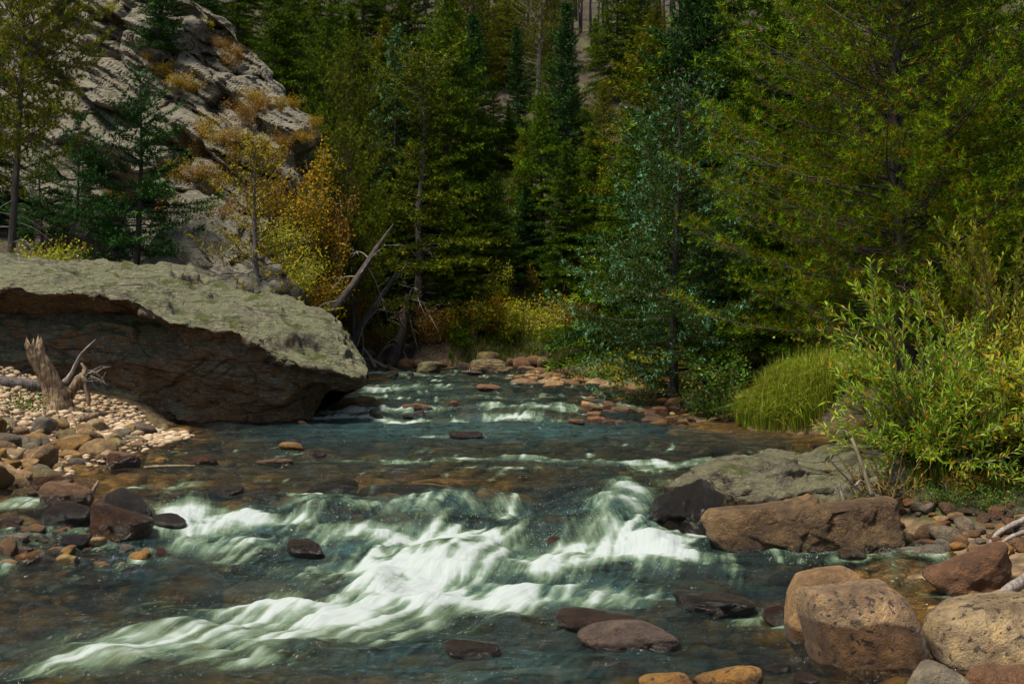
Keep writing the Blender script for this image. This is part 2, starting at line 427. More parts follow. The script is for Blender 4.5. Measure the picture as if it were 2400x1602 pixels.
def ground(x, y):
    x = np.asarray(x, float); y = np.asarray(y, float)
    d = land_dist(x, y)
    w = zb(y)
    bar = bar_mask(x, y)
    bed = w - 0.04 - 0.42 * sstep(0.0, -1.6, d) * (1 - 0.25 * sstep(-2.5, -4, d))
    bed = bed + 0.07 * fbm(x * 1.7, y * 1.7, 0 * x, 4, 11)
    # the shallow riffle on the right and the stony shallows on the left
    sh = np.exp(-(((x - 2.2) / 1.5) ** 2 + ((y - 22.5) / 2.0) ** 2)) + np.exp(-(((x + 3.9) / 1.5) ** 2 + ((y - 11.6) / 1.8) ** 2))
    bed = bed + 0.22 * np.clip(sh, 0, 1) + 0.20 * np.exp(-((y - 13.3) / 1.1) ** 2) * sstep(0, -1.5, d)
    steep = w - 0.04 + 0.50 * sstep(0, 0.7, d) + 0.16 * np.clip(d, 0, 12)
    flat = w - 0.04 + 0.10 * np.clip(d, 0, 30) + 0.05 * sstep(0, 0.4, d)
    lnd = steep * (1 - bar) + flat * bar + 0.10 * fbm(x * 0.8, y * 0.8, 0 * x, 4, 21) * sstep(0.2, 1.5, d)
    z = np.where(d > 0, lnd, np.minimum(bed, w - 0.03))
    # hillside
    hill = 0.42 * np.clip(y - 35.5, 0, 500) + 0.0016 * np.clip(y - 45, 0, 300) ** 2
    hill = hill + 0.20 * np.clip(np.abs(x + 0.5) - 10.0, 0, 300) * sstep(8, 30, y)
    z = z + hill + sstep(36, 60, y) * 1.2 * fbm(x * 0.07, y * 0.07, 0 * x, 4, 31)
    # left bank behind the big boulder rises to the crag
    z = z + 1.3 * sstep(-4.2, -6.5, x) * sstep(22, 26, y)
    # the soil mound of the willow
    z = z + 0.12 * np.exp(-(((x - 4.05) / 0.75) ** 2 + ((y - 13.3) / 0.8) ** 4)) - 0.35 * np.exp(-(((x - 4.4) / 1.6) ** 4 + ((y - 13.2) / 2.2) ** 4)) * sstep(0.2, .9, d)
    return z

def seg(a, b, n): return list(np.linspace(a, b, n, endpoint=False))
txs = np.array(seg(-220, -40, 14) + seg(-40, -9, 30) + seg(-9, 9, 135) + seg(9, 40, 30) + seg(40, 221, 15))
tys = np.array(seg(-80, 4.5, 24) + seg(4.5, 36, 230) + seg(36, 90, 60) + seg(90, 321, 26))
TX, TY = np.meshgrid(txs, tys, indexing='ij')
TZ = ground(TX, TY)
TD = land_dist(TX, TY)
ter = mesh_np('terrain', np.stack([TX, TY, TZ], -1).reshape(-1, 3), grid_faces(len(txs), len(tys)),
              {'land': sstep(0.03, 0.35, TD).ravel() * (1 - 0.9 * (bar_mask(TX, TY) * (1 - sstep(10.9, 11.6, TY) * (1 - sstep(14, 15, TY)) * sstep(2, 2.8, TX))).ravel()), 'far': sstep(60, 75, TY).ravel()})
def gz1(x, y):
    gx = np.interp(x, txs, np.arange(len(txs))); gy = np.interp(y, tys, np.arange(len(tys)))
    ix = np.minimum(gx.astype(int), len(txs) - 2); iy = np.minimum(gy.astype(int), len(tys) - 2); tx, ty = gx - ix, gy - iy
    return (TZ[ix, iy] * (1 - tx) + TZ[ix + 1, iy] * tx) * (1 - ty) + (TZ[ix, iy + 1] * (1 - tx) + TZ[ix + 1, iy + 1] * tx) * ty
k = NT('terrain')
pos = k.n('ShaderNodeNewGeometry').outputs['Position']
vor = k.n('ShaderNodeTexVoronoi', {'Scale': 9.0, 'Randomness': 1.0}); k.t.links.new(pos, vor.inputs['Vector'])
vsm = k.n('ShaderNodeTexVoronoi', {'Scale': 38.0, 'Randomness': 1.0}); k.t.links.new(pos, vsm.inputs['Vector'])
hue = k.n('ShaderNodeSeparateColor', {'Color': vor.outputs['Color']}).outputs[0]
hue2 = k.n('ShaderNodeSeparateColor', {'Color': vsm.outputs['Color']}).outputs[1]
bedc = k.mix(hue, (0.085, 0.05, 0.022), (0.25, 0.15, 0.06))
bedc = k.mix(k.math('MULTIPLY', hue2, 0.6), bedc, (0.32, 0.22, 0.12))
bedc = k.mix(k.ramp(vor.outputs['Distance'], 0.3, 0.75, 0, 0.7), bedc, (0.05, 0.035, 0.02))
soil = k.mix(k.ramp(k.noise(pos, 3.0, 6, 0.65), 0.35, 0.65), (0.014, 0.010, 0.006), (0.05, 0.033, 0.015))
soil = k.mix(k.ramp(k.noise(pos, 1.2, 5, 0.6), 0.5, 0.62), soil, (0.05, 0.06, 0.012))
soil = k.mix(k.ramp(k.noise(pos, 22.0, 3, 0.6), 0.6, 0.68, 0, 0.6), soil, (0.22, 0.11, 0.03))
soil = k.mix(k.attr('far').outputs['Fac'], soil, k.mix(k.ramp(k.noise(pos, 0.5, 6, 0.7), 0.35, 0.65), (0.05, 0.036, 0.034), (0.10, 0.073, 0.064)))
c = k.mix(k.attr('land').outputs['Fac'], bedc, soil)
hb = k.math('ADD', k.math('MULTIPLY', k.math('SUBTRACT', 1.0, vor.outputs['Distance']), 0.6), k.math('MULTIPLY', k.noise(pos, 30.0, 5, 0.65), 0.4))
p = k.n('ShaderNodeBsdfPrincipled', {'Base Color': c, 'Roughness': 0.85, 'Normal': k.bump(hb, 0.9, 0.06)})
M['terrain'] = k.surf(p.outputs[0])
tag(link('terrain', ter, M['terrain']), 'river bed, banks and forested hillside', kind='structure')

# ------------------------------------------------------------------ the crag on the left
CE_Z = [-1, 1, 2.5, 3.2, 4.3, 4.9, 5.8, 6.55, 7.76, 8.5, 9.2, 10.5, 14]
CE_X = [-3.9, -4.0, -4.15, -3.95, -4.45, -4.3, -4.35, -4.85, -5.6, -6.45, -7.3, -9.2, -14]
def crag_y(x, z):
    xe = np.interp(z, CE_Z, CE_X) - 0.15 + 0.5 * fbm(x * 0.0 + 1.0, z * 1.1, 0 * z, 3, 77)
    y = 26.3 + 0.80 * (z - 1.0) + 0.05 * (x + 7) ** 2 * 0.3
    s = z + 0.60 * (x + 7) + 0.35 * fbm(x * 0.45, z * 0.45, 0 * z, 3, 41)
    n1 = fbm(x * 0.9, z * 0.9, 0 * z + 2, 5, 51)
    def saw(q, w=0.12):
        f = q - np.floor(q)
        return np.where(f < w, f / w, (1 - f) / (1 - w))
    amp = np.clip(0.75 + 0.9 * fbm(x * 0.5, z * 0.7, 0 * z, 2, 61), 0.1, 1.5)
    amp2 = np.clip(0.5 + 1.6 * fbm(x * 0.9 + 5, z * 1.2, 0 * z, 3, 63), 0, 1.5)
    d = 0.55 * amp * saw(s / 1.45 + 0.25 * n1) + 0.16 * amp2 * saw(s / 0.55 + 0.4 * n1) + 0.05 * saw(s / 0.21 + 0.5 * n1)
    cr = x - 0.55 * z + 0.7 * fbm(x * 0.6, z * 0.6, 0 * z + 9, 3, 71)
    d = d + 0.40 * saw(cr / 1.7, 0.9) * amp2
    d = d + 0.95 * fbm(x * 0.42, z * 0.42, 0 * z + 5, 4, 81) + 0.10 * fbm(x * 2.2, z * 2.2, 0 * z, 5, 91, .6)
    al = (x - 0.6 * z) + 0.4 * fbm(x * .5, z * .5, 0 * z + 3, 3, 93)
    sw = s + 0.12 * fbm(x * 1.7, z * 1.7, 0 * z, 3, 94)
    d = d + 0.80 * blocks(sw / 0.95, al / 2.6, 11, .6, .25) + 0.30 * blocks(sw / 0.36, al / 1.2, 21, .7, .3) + 0.08 * blocks(sw / 0.12, al / .8, 31)
    y = y - d
    # the deep dark recess under the upper slabs, and the shelf below it
    rec = np.exp(-((s - 3.95) / 0.33) ** 2) * sstep(-9.9, -8.9, x) * (1 - sstep(-6.2, -5.3, x))
    y = y + 1.5 * rec
    y = y + 0.9 * sstep(3.7, 3.2, s) * sstep(-4.6, -5.4, x) * 0 - 0.8 * sstep(3.6, 2.6, s)
    return y + 0.12 * np.clip(-12 - x, 0, 50), xe
cxs = np.linspace(-13.5, -2.6, 340); czs = np.linspace(0.2, 13.0, 300)
CX, CZ = np.meshgrid(cxs, czs, indexing='ij')
CY, CXE = crag_y(CX, CZ)
co_ = np.clip(CX - CXE, 0, 20)                      # past its edge the face turns back into the hill
CX2 = np.minimum(CX, CXE) - 0.12 * co_ * 2 + 0.35 * np.clip(co_ * 3, 0, 1) * fbm(CX * 0, CY * 0 + co_ * 1.5, CZ * 1.2, 5, 97) + 0.15 * np.clip(co_ * 4, 0, 1)
CY0 = CY
CY = CY + 2.2 * co_
crag = mesh_np('cliff', np.stack([CX2, CY, CZ], -1).reshape(-1, 3), grid_faces(len(cxs), len(czs)), None, False)
co = link('cliff', crag, M['cliff']); co.color = (0.42, 0.385, 0.30, 1); co['wet_z'] = -50.0
tag(co, 'lichen covered grey rock crag with slanting ledges above the left bank', kind='structure')
def on_crag(px, py):
    Y = 30.0
    for _ in range(30):
        p_ = at(px, py, Y)
        i_ = int(np.clip(np.searchsorted(cxs, p_[0]), 0, len(cxs) - 1)); j_ = int(np.clip(np.searchsorted(czs, p_[2]), 0, len(czs) - 1))
        Y = 0.5 * Y + 0.5 * CY0[i_, j_]
    return at(px, py, Y)

# ------------------------------------------------------------------ rocks
def rock_shape(seed, sub=4, p=6.0, planes=12, amp=0.04, freq=2.0, flat=0.8):
    rng = np.random.default_rng(seed)
    d, f = ico(sub)
    nn = norm(rng.normal(size=(planes, 3))); dist = rng.uniform(flat, 1.0, planes)
    nn = np.concatenate([nn, np.array([[1, 0, 0], [-1, 0, 0], [0, 1, 0], [0, -1, 0], [0, 0, 1], [0, 0, -1]], float)])
    dist = np.concatenate([dist, np.ones(6)])
    q = np.clip(d @ nn.T / dist, 0, None) ** p
    r = q.sum(1) ** (-1.0 / p)
    v = d * r[:, None]
    o = rng.uniform(-50, 50, 3)
    v = v + d * (amp * fbm(v[:, 0] * freq + o[0], v[:, 1] * freq + o[1], v[:, 2] * freq + o[2], 5, seed % 97))[:, None]
    lo, hi = v.min(0), v.max(0)
    return (v - (lo + hi) / 2) / ((hi - lo) / 2), f
_rk = {}
def rock_mesh(style, i):
    key = (style, i)
    if key not in _rk:
        a = {'cobble': dict(sub=3, p=4.5 + (i % 4) * 2.2, planes=8 + i % 5, amp=0.09, freq=1.8, flat=0.62),
             'round': dict(sub=4, p=5.0 + (i % 3) * 2, planes=9, amp=0.11, freq=2.2, flat=0.66),
             'angular': dict(sub=4, p=13.0, planes=13, amp=0.12, freq=2.2, flat=0.62),
             'slab': dict(sub=4, p=7.0, planes=10, amp=0.12, freq=1.8, flat=0.7),
             'hero': dict(sub=5, p=6.5, planes=9, amp=0.13, freq=2.2, flat=0.68),
             'heroa': dict(sub=5, p=14.0, planes=12, amp=0.14, freq=2.4, flat=0.62)}[style]
        v, f = rock_shape(1000 + i * 31 + len(style) * 7, **a)
        _rk[key] = mesh_np('rock_' + style, v, f)
    return _rk[key]

_yy = np.concatenate([np.arange(5, 40, 0.04)])
def on_ground(px, py):
    x = (px - 1200.0) / FPX * _yy; z = CAM_Z - (py - HOR) / FPX * _yy
    hit = np.nonzero(z <= np.maximum(gz1(x, _yy), zb(_yy)))[0]
    Y = _yy[hit[0]] if len(hit) else 34.0
    return at(px, py, Y)
PAL = {'tan': (0.37, 0.245, 0.105), 'pale': (0.44, 0.335, 0.19), 'gold': (0.36, 0.195, 0.04), 'brown': (0.20, 0.105, 0.042), 'red': (0.22, 0.11, 0.05),
       'dark': (0.08, 0.07, 0.06), 'purple': (0.135, 0.098, 0.08), 'grey': (0.23, 0.20, 0.15), 'pink': (0.38, 0.255, 0.135), 'olive': (0.25, 0.195, 0.075)}
srng = random.Random(7)
COLLARS = []       # emergent stones standing in the current: x, y, rx, ry
NSTONE = [0]
def stone(box, col, style='round', label=None, group=None, wet=0.03, mat='stone', name='boulder', cat='boulder', seed=None, depth=None, sink=0.35, lift=0.0, collar=True, Y=None, tilt=0.0, yaw=None):
    """a stone that fills the given box of the photograph, standing on the water or the shore at the box's lower edge"""
    x0, y0, x1, y1 = box
    NSTONE[0] += 1
    seed = NSTONE[0] if seed is None else seed
    if Y is None: Y = row_depth(y1, lift)
    w = (x1 - x0) / FPX * Y; h = (y1 - y0) / FPX * Y
    dep = depth if depth else min(w, max(h * 1.5, w * 0.6))
    Yc = Y + dep * 0.40
    c = at((x0 + x1) / 2, (y0 + y1) / 2, Yc)
    top = at(0, y0, Y + dep * 0.3)[2]
    bot = at(0, y1, Y)[2]
    hh = (top - bot); zlo = bot - sink * hh
    yaw_ = srng.choice([0, PI]) + srng.uniform(-0.3, 0.3) if yaw is None else yaw
    o = link(name, rock_mesh(style, seed % (14 if style == 'cobble' else 9)), M[mat], None,
             (c[0], Yc, (top + zlo) / 2), (srng.uniform(-.1, .1), tilt, yaw_), (w / 2 * Yc / Y, dep / 2, (top - zlo) / 2))
    j = srng.uniform(0.82, 1.18); g = srng.uniform(-0.03, 0.03)
    cc = PAL[col] if isinstance(col, str) else col
    o.color = (cc[0] * j * (1 + g), cc[1] * j, cc[2] * j * (1 - 2 * g), 1)
    zw = float(zb(Yc))
    o['wet_z'] = zw + wet
    if collar: COLLARS.append((c[0], Yc, w / 2, dep / 2, top))
    tag(o, label, cat, group)
    return o

# the named stones: box in the photograph, colour, style, label
S = stone
S((69, 1012, 124, 1048), 'pale', 'round', 'pale pointed boulder on the gravel bar beside the stump', collar=False, wet=-1)
S((39, 1042, 131, 1098), 'tan', 'hero', 'large tan rounded boulder at the left edge of the gravel bar', collar=False, wet=0.0)
S((100, 1123, 218, 1192), 'brown', 'hero', 'big smooth brown boulder with dry top above the jagged dark rock', wet=0.10, seed=2, tilt=0.15)
S((75, 1113, 172, 1150), 'brown', 'round', 'wet reddish brown boulder just behind the big smooth brown one', wet=1)
S((25, 1145, 104, 1173), 'olive', 'slab', 'flat yellow-brown wet boulder left of the big smooth brown one', wet=1)
S((108, 1177, 262, 1240), 'dark', 'heroa', 'jagged black wet rock between the two big brown boulders', wet=1, seed=3)
S((235, 1155, 372, 1232), 'dark', 'hero', 'sloping dark wet boulder behind the front brown one', wet=1, seed=5, tilt=0.3)
S((206, 1188, 356, 1270), 'brown', 'hero', 'largest wet red-brown boulder with flat slanted face in the left shallows', wet=0.30, seed=7, tilt=0.25)
S((357, 1203, 441, 1246), 'dark', 'round', 'dark wet boulder with white water breaking on its right side', wet=1, seed=4)
S((222, 1166, 248, 1185), 'red', 'round', 'small orange-red stone wedged behind the jagged black rock', wet=1)
S((251, 1057, 330, 1094), 'brown', 'round', 'dark brown boulder standing in water off the gravel bar', wet=0.13, seed=3)
S((228, 1054, 270, 1077), 'pale', 'slab', 'blocky pale stone with dark wet foot at the gravel bar edge', wet=0.05)
S((362, 1071, 390, 1085), 'gold', 'round', 'small golden stone just breaking the water behind the floating plank', wet=0.0)
S((438, 1066, 512, 1087), 'brown', 'angular', 'low dark pointed rock right of the floating plank', wet=1)
S((142, 1252, 212, 1288), 'dark', 'angular', 'black angular rock behind the small golden stone', wet=1, seed=4)
S((139, 1278, 175, 1302), 'gold', 'round', 'small round golden stone against the black angular rock', wet=-.05)
S((34, 1228, 106, 1260), 'brown', 'angular', 'brown cracked boulder near the left edge above a grey slab', wet=0.05)
S((8, 1251, 68, 1275), 'grey', 'slab', 'grey-blue flat stone below the brown cracked boulder', wet=0.04)
S((-20, 1211, 58, 1243), 'brown', 'round', 'wet brown boulder cut by the left picture edge', wet=1)
S((64, 1256, 112, 1271), 'olive', 'slab', 'long flat brown stone right of the grey-blue one', wet=1)
S((0, 1262, 43, 1306), 'brown', 'angular', 'upright knobbly brown stone at the left edge', wet=-.05)
S((42, 1279, 77, 1307), 'brown', 'round', 'dark brown cobble beside the upright knobbly stone', wet=.05)
S((131, 1299, 183, 1325), 'olive', 'slab', 'olive ridged stone in front of the small golden stone', wet=0.02)
S((197, 1258, 247, 1282), 'pink', 'slab', 'pinkish flat stone at the foot of the largest red-brown boulder', wet=0.02)
S((277, 1273, 312, 1300), 'grey', 'angular', 'small leaning grey wedge stone in the left shallows', wet=0.02, tilt=0.4)
S((296, 1292, 350, 1324), 'gold', 'slab', 'golden brown slanted stone left of the pink-brown pyramid', wet=0.0, tilt=-0.2)
S((325, 1284, 357, 1304), 'gold', 'round', 'small golden stone behind the golden slanted one', wet=0.0)
S((357, 1281, 406, 1316), 'red', 'angular', 'pink-brown pyramid stone at the edge of the white water', wet=1, seed=6)
S((219, 1315, 265, 1333), 'gold', 'slab', 'flat golden stone at the front rim of the left shallows', wet=0.0)
S((-15, 1309, 42, 1328), 'pink', 'slab', 'low pink-brown stone at the front left corner of the shallows', wet=0.0)
S((265, 1316, 296, 1332), 'gold', 'cobble', 'roundish golden stone next to the flat golden one at the rim', wet=0.0)
S((650, 1036, 716, 1054), 'gold', 'round', 'golden mossy stone barely above the calm pool', wet=0.0)
S((600, 1074, 690, 1092), 'brown', 'round', 'long brown boulder in the riffle below the calm pool', wet=0.05)
S((725, 1052, 767, 1069), 'dark', 'round', 'small black rounded rock in the middle of the river', wet=1)
S((488, 1135, 572, 1168), 'dark', 'round', 'black wet rock at the lip of the left cascade', wet=1, seed=3)
S((668, 1265, 762, 1306), 'purple', 'round', 'dark purple boulder surrounded by white foam', wet=1, seed=5)
S((1050, 1010, 1136, 1032), 'purple', 'slab', 'bluish black pointed rock in the middle of the calm pool', wet=1)
S((1593, 1390, 1760, 1448), 'dark', 'heroa', 'bluish black wet slab with ridges left of the spotted boulders', wet=1, seed=2, depth=0.5)
S((1353, 1455, 1596, 1520), 'purple', 'hero', 'long purple-brown slab with flat top in the foreground water', wet=0.04, seed=3, mat='stone_gold')
S((1300, 1432, 1492, 1474), 'purple', 'slab', 'half drowned purple boulder behind the long slab', wet=1, seed=5)
S((1040, 1503, 1172, 1538), 'dark', 'slab', 'dark wedge of rock breaking the water at the bottom centre', wet=1)
S((1786, 1415, 1845, 1462), 'red', 'round', 'reddish wet cobble tucked left of the spotted boulder', wet=1)
S((2132, 1276, 2213, 1307), 'grey', 'round', 'round grey stone in the shallows below the willow', wet=0.0)
S((1962, 1282, 2033, 1314), 'grey', 'angular', 'small angular grey rock in the current before the brown slab', wet=0.1)
S((2105, 1281, 2148, 1298), 'grey', 'slab', 'low grey stone left of the round grey one', wet=0.02)
S((2171, 1294, 2376, 1396), 'red', 'hero', 'big wedge shaped red-brown boulder leaning up to the right', wet=0.0, seed=7, tilt=-0.42)
S((2283, 1279, 2362, 1326), 'tan', 'round', 'tan rounded boulder behind the red-brown wedge', collar=False, wet=-.2)
S((2345, 1258, 2420, 1304), 'brown', 'round', 'brown boulder under the grey driftwood at the right edge', collar=False, wet=-.2)
S((2371, 1313, 2412, 1339), 'gold', 'cobble', 'orange cobble at the right edge above the wedge boulder', collar=False, wet=-.2)
S((2373, 1337, 2412, 1359), 'red', 'cobble', 'red-brown cobble just below the orange cobble', collar=False, wet=-.2)
S((2261, 1383, 2296, 1400), 'brown', 'cobble', 'small brown cobble at the foot of the red-brown wedge', collar=False, wet=0)
S((1612, 1560, 1788, 1640), 'gold', 'hero', 'golden topped boulder at the bottom edge of the picture', wet=0.10, seed=2, mat='stone_spotted')
S((1495, 1580, 1632, 1640), 'gold', 'round', 'low golden boulder left of the golden topped one', wet=0.02, mat='stone_spotted')
S((2125, 1555, 2286, 1650), 'grey', 'round', 'grey-pink granite boulder in the bottom right corner', wet=-.2, collar=False)
S((2262, 1562, 2440, 1650), 'red', 'slab', 'flat red-brown slab in the bottom right corner', wet=-.2, collar=False)
S((1788, 1553, 1853, 1577), 'dark', 'slab', 'small black wet stone below the spotted boulder', wet=1)
S((1858, 1575, 1920, 1598), 'purple', 'slab', 'tiny dark stone in the water at the bottom right', wet=1)
S((1100, 841, 1192, 874), 'tan', 'hero', 'tan mossy boulder at the far bank grass', wet=0.05, seed=4, mat='slab_lichen')
S((975, 846, 1036, 874), 'olive', 'round', 'mossy dark boulder under the leaning trunks', wet=0.05, mat='slab_lichen')
S((2000, 975, 2046, 1018), 'brown', 'round', 'brown rounded boulder half hidden by the willow leaves', wet=-.1, Y=18.0)
S((1940, 1003, 1990, 1027), 'grey', 'round', 'grey boulder at the water under the grassy bank', wet=0.05, Y=17.5)
S((1948, 1024, 2002, 1038), 'brown', 'slab', 'flat wet rock before the grey boulder under the grassy bank', wet=0.1)
S((1925, 1038, 1972, 1052), 'red', 'round', 'small reddish stone in calm water behind the lichen slab', wet=0.1)
S((1905, 1043, 1932, 1055), 'dark', 'round', 'small dark stone in calm water behind the lichen slab', wet=0.1)
DROWN = []
def drowned(px, py, w, col, label, rise, h=0.30):
    p_ = on_water(px, py); Y = p_[1]; ww = w / FPX * Y
    o = link('boulder', rock_mesh('round', NSTONE[0] % 9), M['stone'], None, (p_[0], Y, float(zb(Y)) + rise - 0.075 - h / 2), (0, 0, srng.uniform(-.3, .3)), (ww / 2, ww * .36, h / 2)); NSTONE[0] += 1
    o.color = (*PAL[col], 1); o['wet_z'] = 9.0
    tag(o, label, 'boulder'); DROWN.append((o, h))
for a_ in [(600, 1128, 120, 'gold', 'golden drowned boulder under the smooth water at the left lip', .06), (780, 1128, 120, 'brown', 'brown drowned boulder left of the long brown hump', .08), (950, 1138, 260, 'brown', 'long brown drowned boulder under the main smooth hump', .10), (1150, 1160, 240, 'red', 'reddish drowned boulder under the smooth middle tongue', .05),
           (1400, 1145, 300, 'purple', 'wide dark drowned boulder before the standing wave', .07), (455, 1183, 170, 'gold', 'golden drowned boulder at the left cascade', .08), (620, 1182, 120, 'olive', 'olive drowned boulder between the left cascades', .07), (745, 1205, 160, 'gold', 'orange-gold drowned boulder with white water pouring round it', .13),
           (1330, 1240, 280, 'brown', 'brown drowned boulder under the glassy tongue beside the standing wave', .10), (580, 1288, 110, 'brown', 'brown drowned boulder left of the dark purple one', .08), (880, 1240, 160, 'brown', 'brown drowned boulder inside the white cascade', .05), (1700, 1098, 150, 'grey', 'grey drowned boulder behind the lichen slab', .06),
           (430, 1118, 110, 'tan', 'tan drowned stone above the left cascade', .02), (330, 1128, 90, 'gold', 'golden drowned stone right of the short dark stick', .02)]: drowned(*a_)
g1 = 'stones in the upper rapid'
for bx, col in (((966, 944, 1014, 964), 'brown'), ((943, 946, 977, 960), 'brown'), ((1046, 938, 1090, 954), 'brown'), ((867, 958, 898, 981), 'dark'), ((771, 942, 796, 957), 'dark'),
                ((717, 950, 746, 969), 'brown'), ((972, 960, 994, 977), 'dark'), ((942, 969, 970, 981), 'dark'), ((1371, 962, 1412, 984), 'brown'), ((1355, 956, 1383, 971), 'brown'),
                ((1330, 981, 1370, 996), 'brown'), ((1413, 944, 1448, 959), 'brown'), ((1437, 930, 1465, 943), 'gold'), ((911, 869, 937, 884), 'dark'), ((954, 869, 971, 882), 'dark'),
                ((1080, 867, 1131, 879), 'purple'), ((1115, 901, 1179, 916), 'brown'), ((1203, 903, 1222, 914), 'dark'), ((700, 986, 722, 996), 'brown')):
    S(bx, col, 'round', 'wet stone breaking the surface of the upper rapid', g1, wet=0.06, name='river_stone', cat='stone')

# ---- cobbles by the hundred: one label for those that nothing tells apart
def scatter(n, region, size, cols, label, group, seed, wet=-0.5, name='cobble', cat='cobble', style='cobble', sink=0.35, dens=None, flat=0.62, collar=False, emb=0.25, wetlift=0.0):
    rng = np.random.default_rng(seed); made = 0; tries = 0; got = []
    while made < n and tries < n * 40:
        tries += 1
        px = rng.uniform(region[0], region[2]); py = rng.uniform(region[1], region[3])
        if dens is not None and not dens(px, py, rng): continue
        p_ = on_ground(px, py)
        g_ = float(gz1(np.array([p_[0]]), np.array([p_[1]]))[0])
        s = size * float(np.exp(rng.normal(0, 0.38)))
        if any((p_[0] - q[0]) ** 2 + (p_[1] - q[1]) ** 2 < (0.62 * (s + q[2])) ** 2 for q in got): continue
        got.append((p_[0], p_[1], s)); made += 1
        fl = flat * rng.uniform(0.75, 1.25)
        zbase = max(g_, float(zb(p_[1])) - s * fl * 0.7)
        o = link(name, rock_mesh(style, int(rng.integers(0, 14 if style == 'cobble' else 9))), M['stone'], None, (p_[0], p_[1], zbase + s * fl * (1 - emb * 2) * 0.9),
                 (rng.uniform(-.3, .3), rng.uniform(-.3, .3), rng.uniform(0, 6.28)), (s * rng.uniform(0.85, 1.3), s, s * fl))
        c_ = PAL[cols[int(rng.integers(0, len(cols)))]]; j = rng.uniform(0.7, 1.2)
        o.color = (c_[0] * j, c_[1] * j * rng.uniform(.94, 1.05), c_[2] * j * rng.uniform(.85, 1.1), 1)
        o['wet_z'] = float(zb(p_[1])) + (wet if wet > -0.4 else 0.015)
        tag(o, label, cat, group)
        if collar: COLLARS.append((p_[0], p_[1], s, s, zbase + s * fl))
    return got

def left_bar(px, py, rng):
    edge = np.interp(py, [995, 1010, 1030, 1060, 1085, 1120, 1145], [330, 420, 380, 300, 200, 110, 40])
    return px < edge + rng.uniform(-20, 12)
scatter(95, (-60, 1004, 440, 1145), 0.10, ['tan', 'pale', 'tan', 'gold', 'pink', 'olive', 'grey'], 'dry tan rounded cobble on the gravel bar before the big boulder', 'cobbles of the left gravel bar', 3, dens=left_bar)
def far_bar(px, py, rng):
    return px > np.interp(py, [862, 872, 885, 895, 906], [1330, 1240, 1175, 1200, 1330]) and px < 1490
scatter(90, (1170, 862, 1490, 906), 0.13, ['tan', 'pale', 'tan', 'gold', 'tan', 'pink'], 'sunlit tan cobble heaped on the far gravel bar', 'cobbles of the far gravel bar', 5, dens=far_bar, flat=0.6, wetlift=0.05)
scatter(60, (1250, 915, 1760, 1000), 0.115, ['brown', 'brown', 'gold', 'red', 'dark', 'tan'], 'wet brown stone in the shallow riffle along the right bank', 'stones of the right riffle', 6, wet=0.02, emb=0.36, name='river_stone', cat='stone', collar=False,
        dens=lambda px, py, r: px > np.interp(py, [915, 950, 1000], [1420, 1330, 1400]) and py < np.interp(px, [1250, 1500, 1760], [990, 995, 985]))
scatter(60, (-60, 1185, 430, 1330), 0.062, ['brown', 'gold', 'tan', 'red', 'olive', 'dark'], 'small wet stone in the shallows between the left boulders', 'stones of the left shallows', 8, wet=0.015, emb=0.34, name='river_stone', cat='stone', collar=False)
scatter(85, (2085, 1180, 2440, 1300), 0.055, ['brown', 'red', 'gold', 'tan', 'grey', 'brown'], 'small brown stone on the shore under the willow', 'stones of the right shore', 9, flat=0.7)
scatter(40, (1480, 895, 1720, 955), 0.15, ['dark', 'brown', 'brown', 'tan'], 'dark stone at the foot of the right bank under the spruce', 'stones under the right bank', 12, flat=0.7, name='bank_rock', cat='rock',
        dens=lambda px, py, r: py < np.interp(px, [1480, 1600, 1720], [915, 932, 958]))
scatter(46, (860, 855, 1420, 872), 0.14, ['dark', 'brown', 'olive', 'brown'], 'dark stone along the foot of the far bank', 'stones along the far bank', 13, flat=0.7, name='bank_rock', cat='rock')
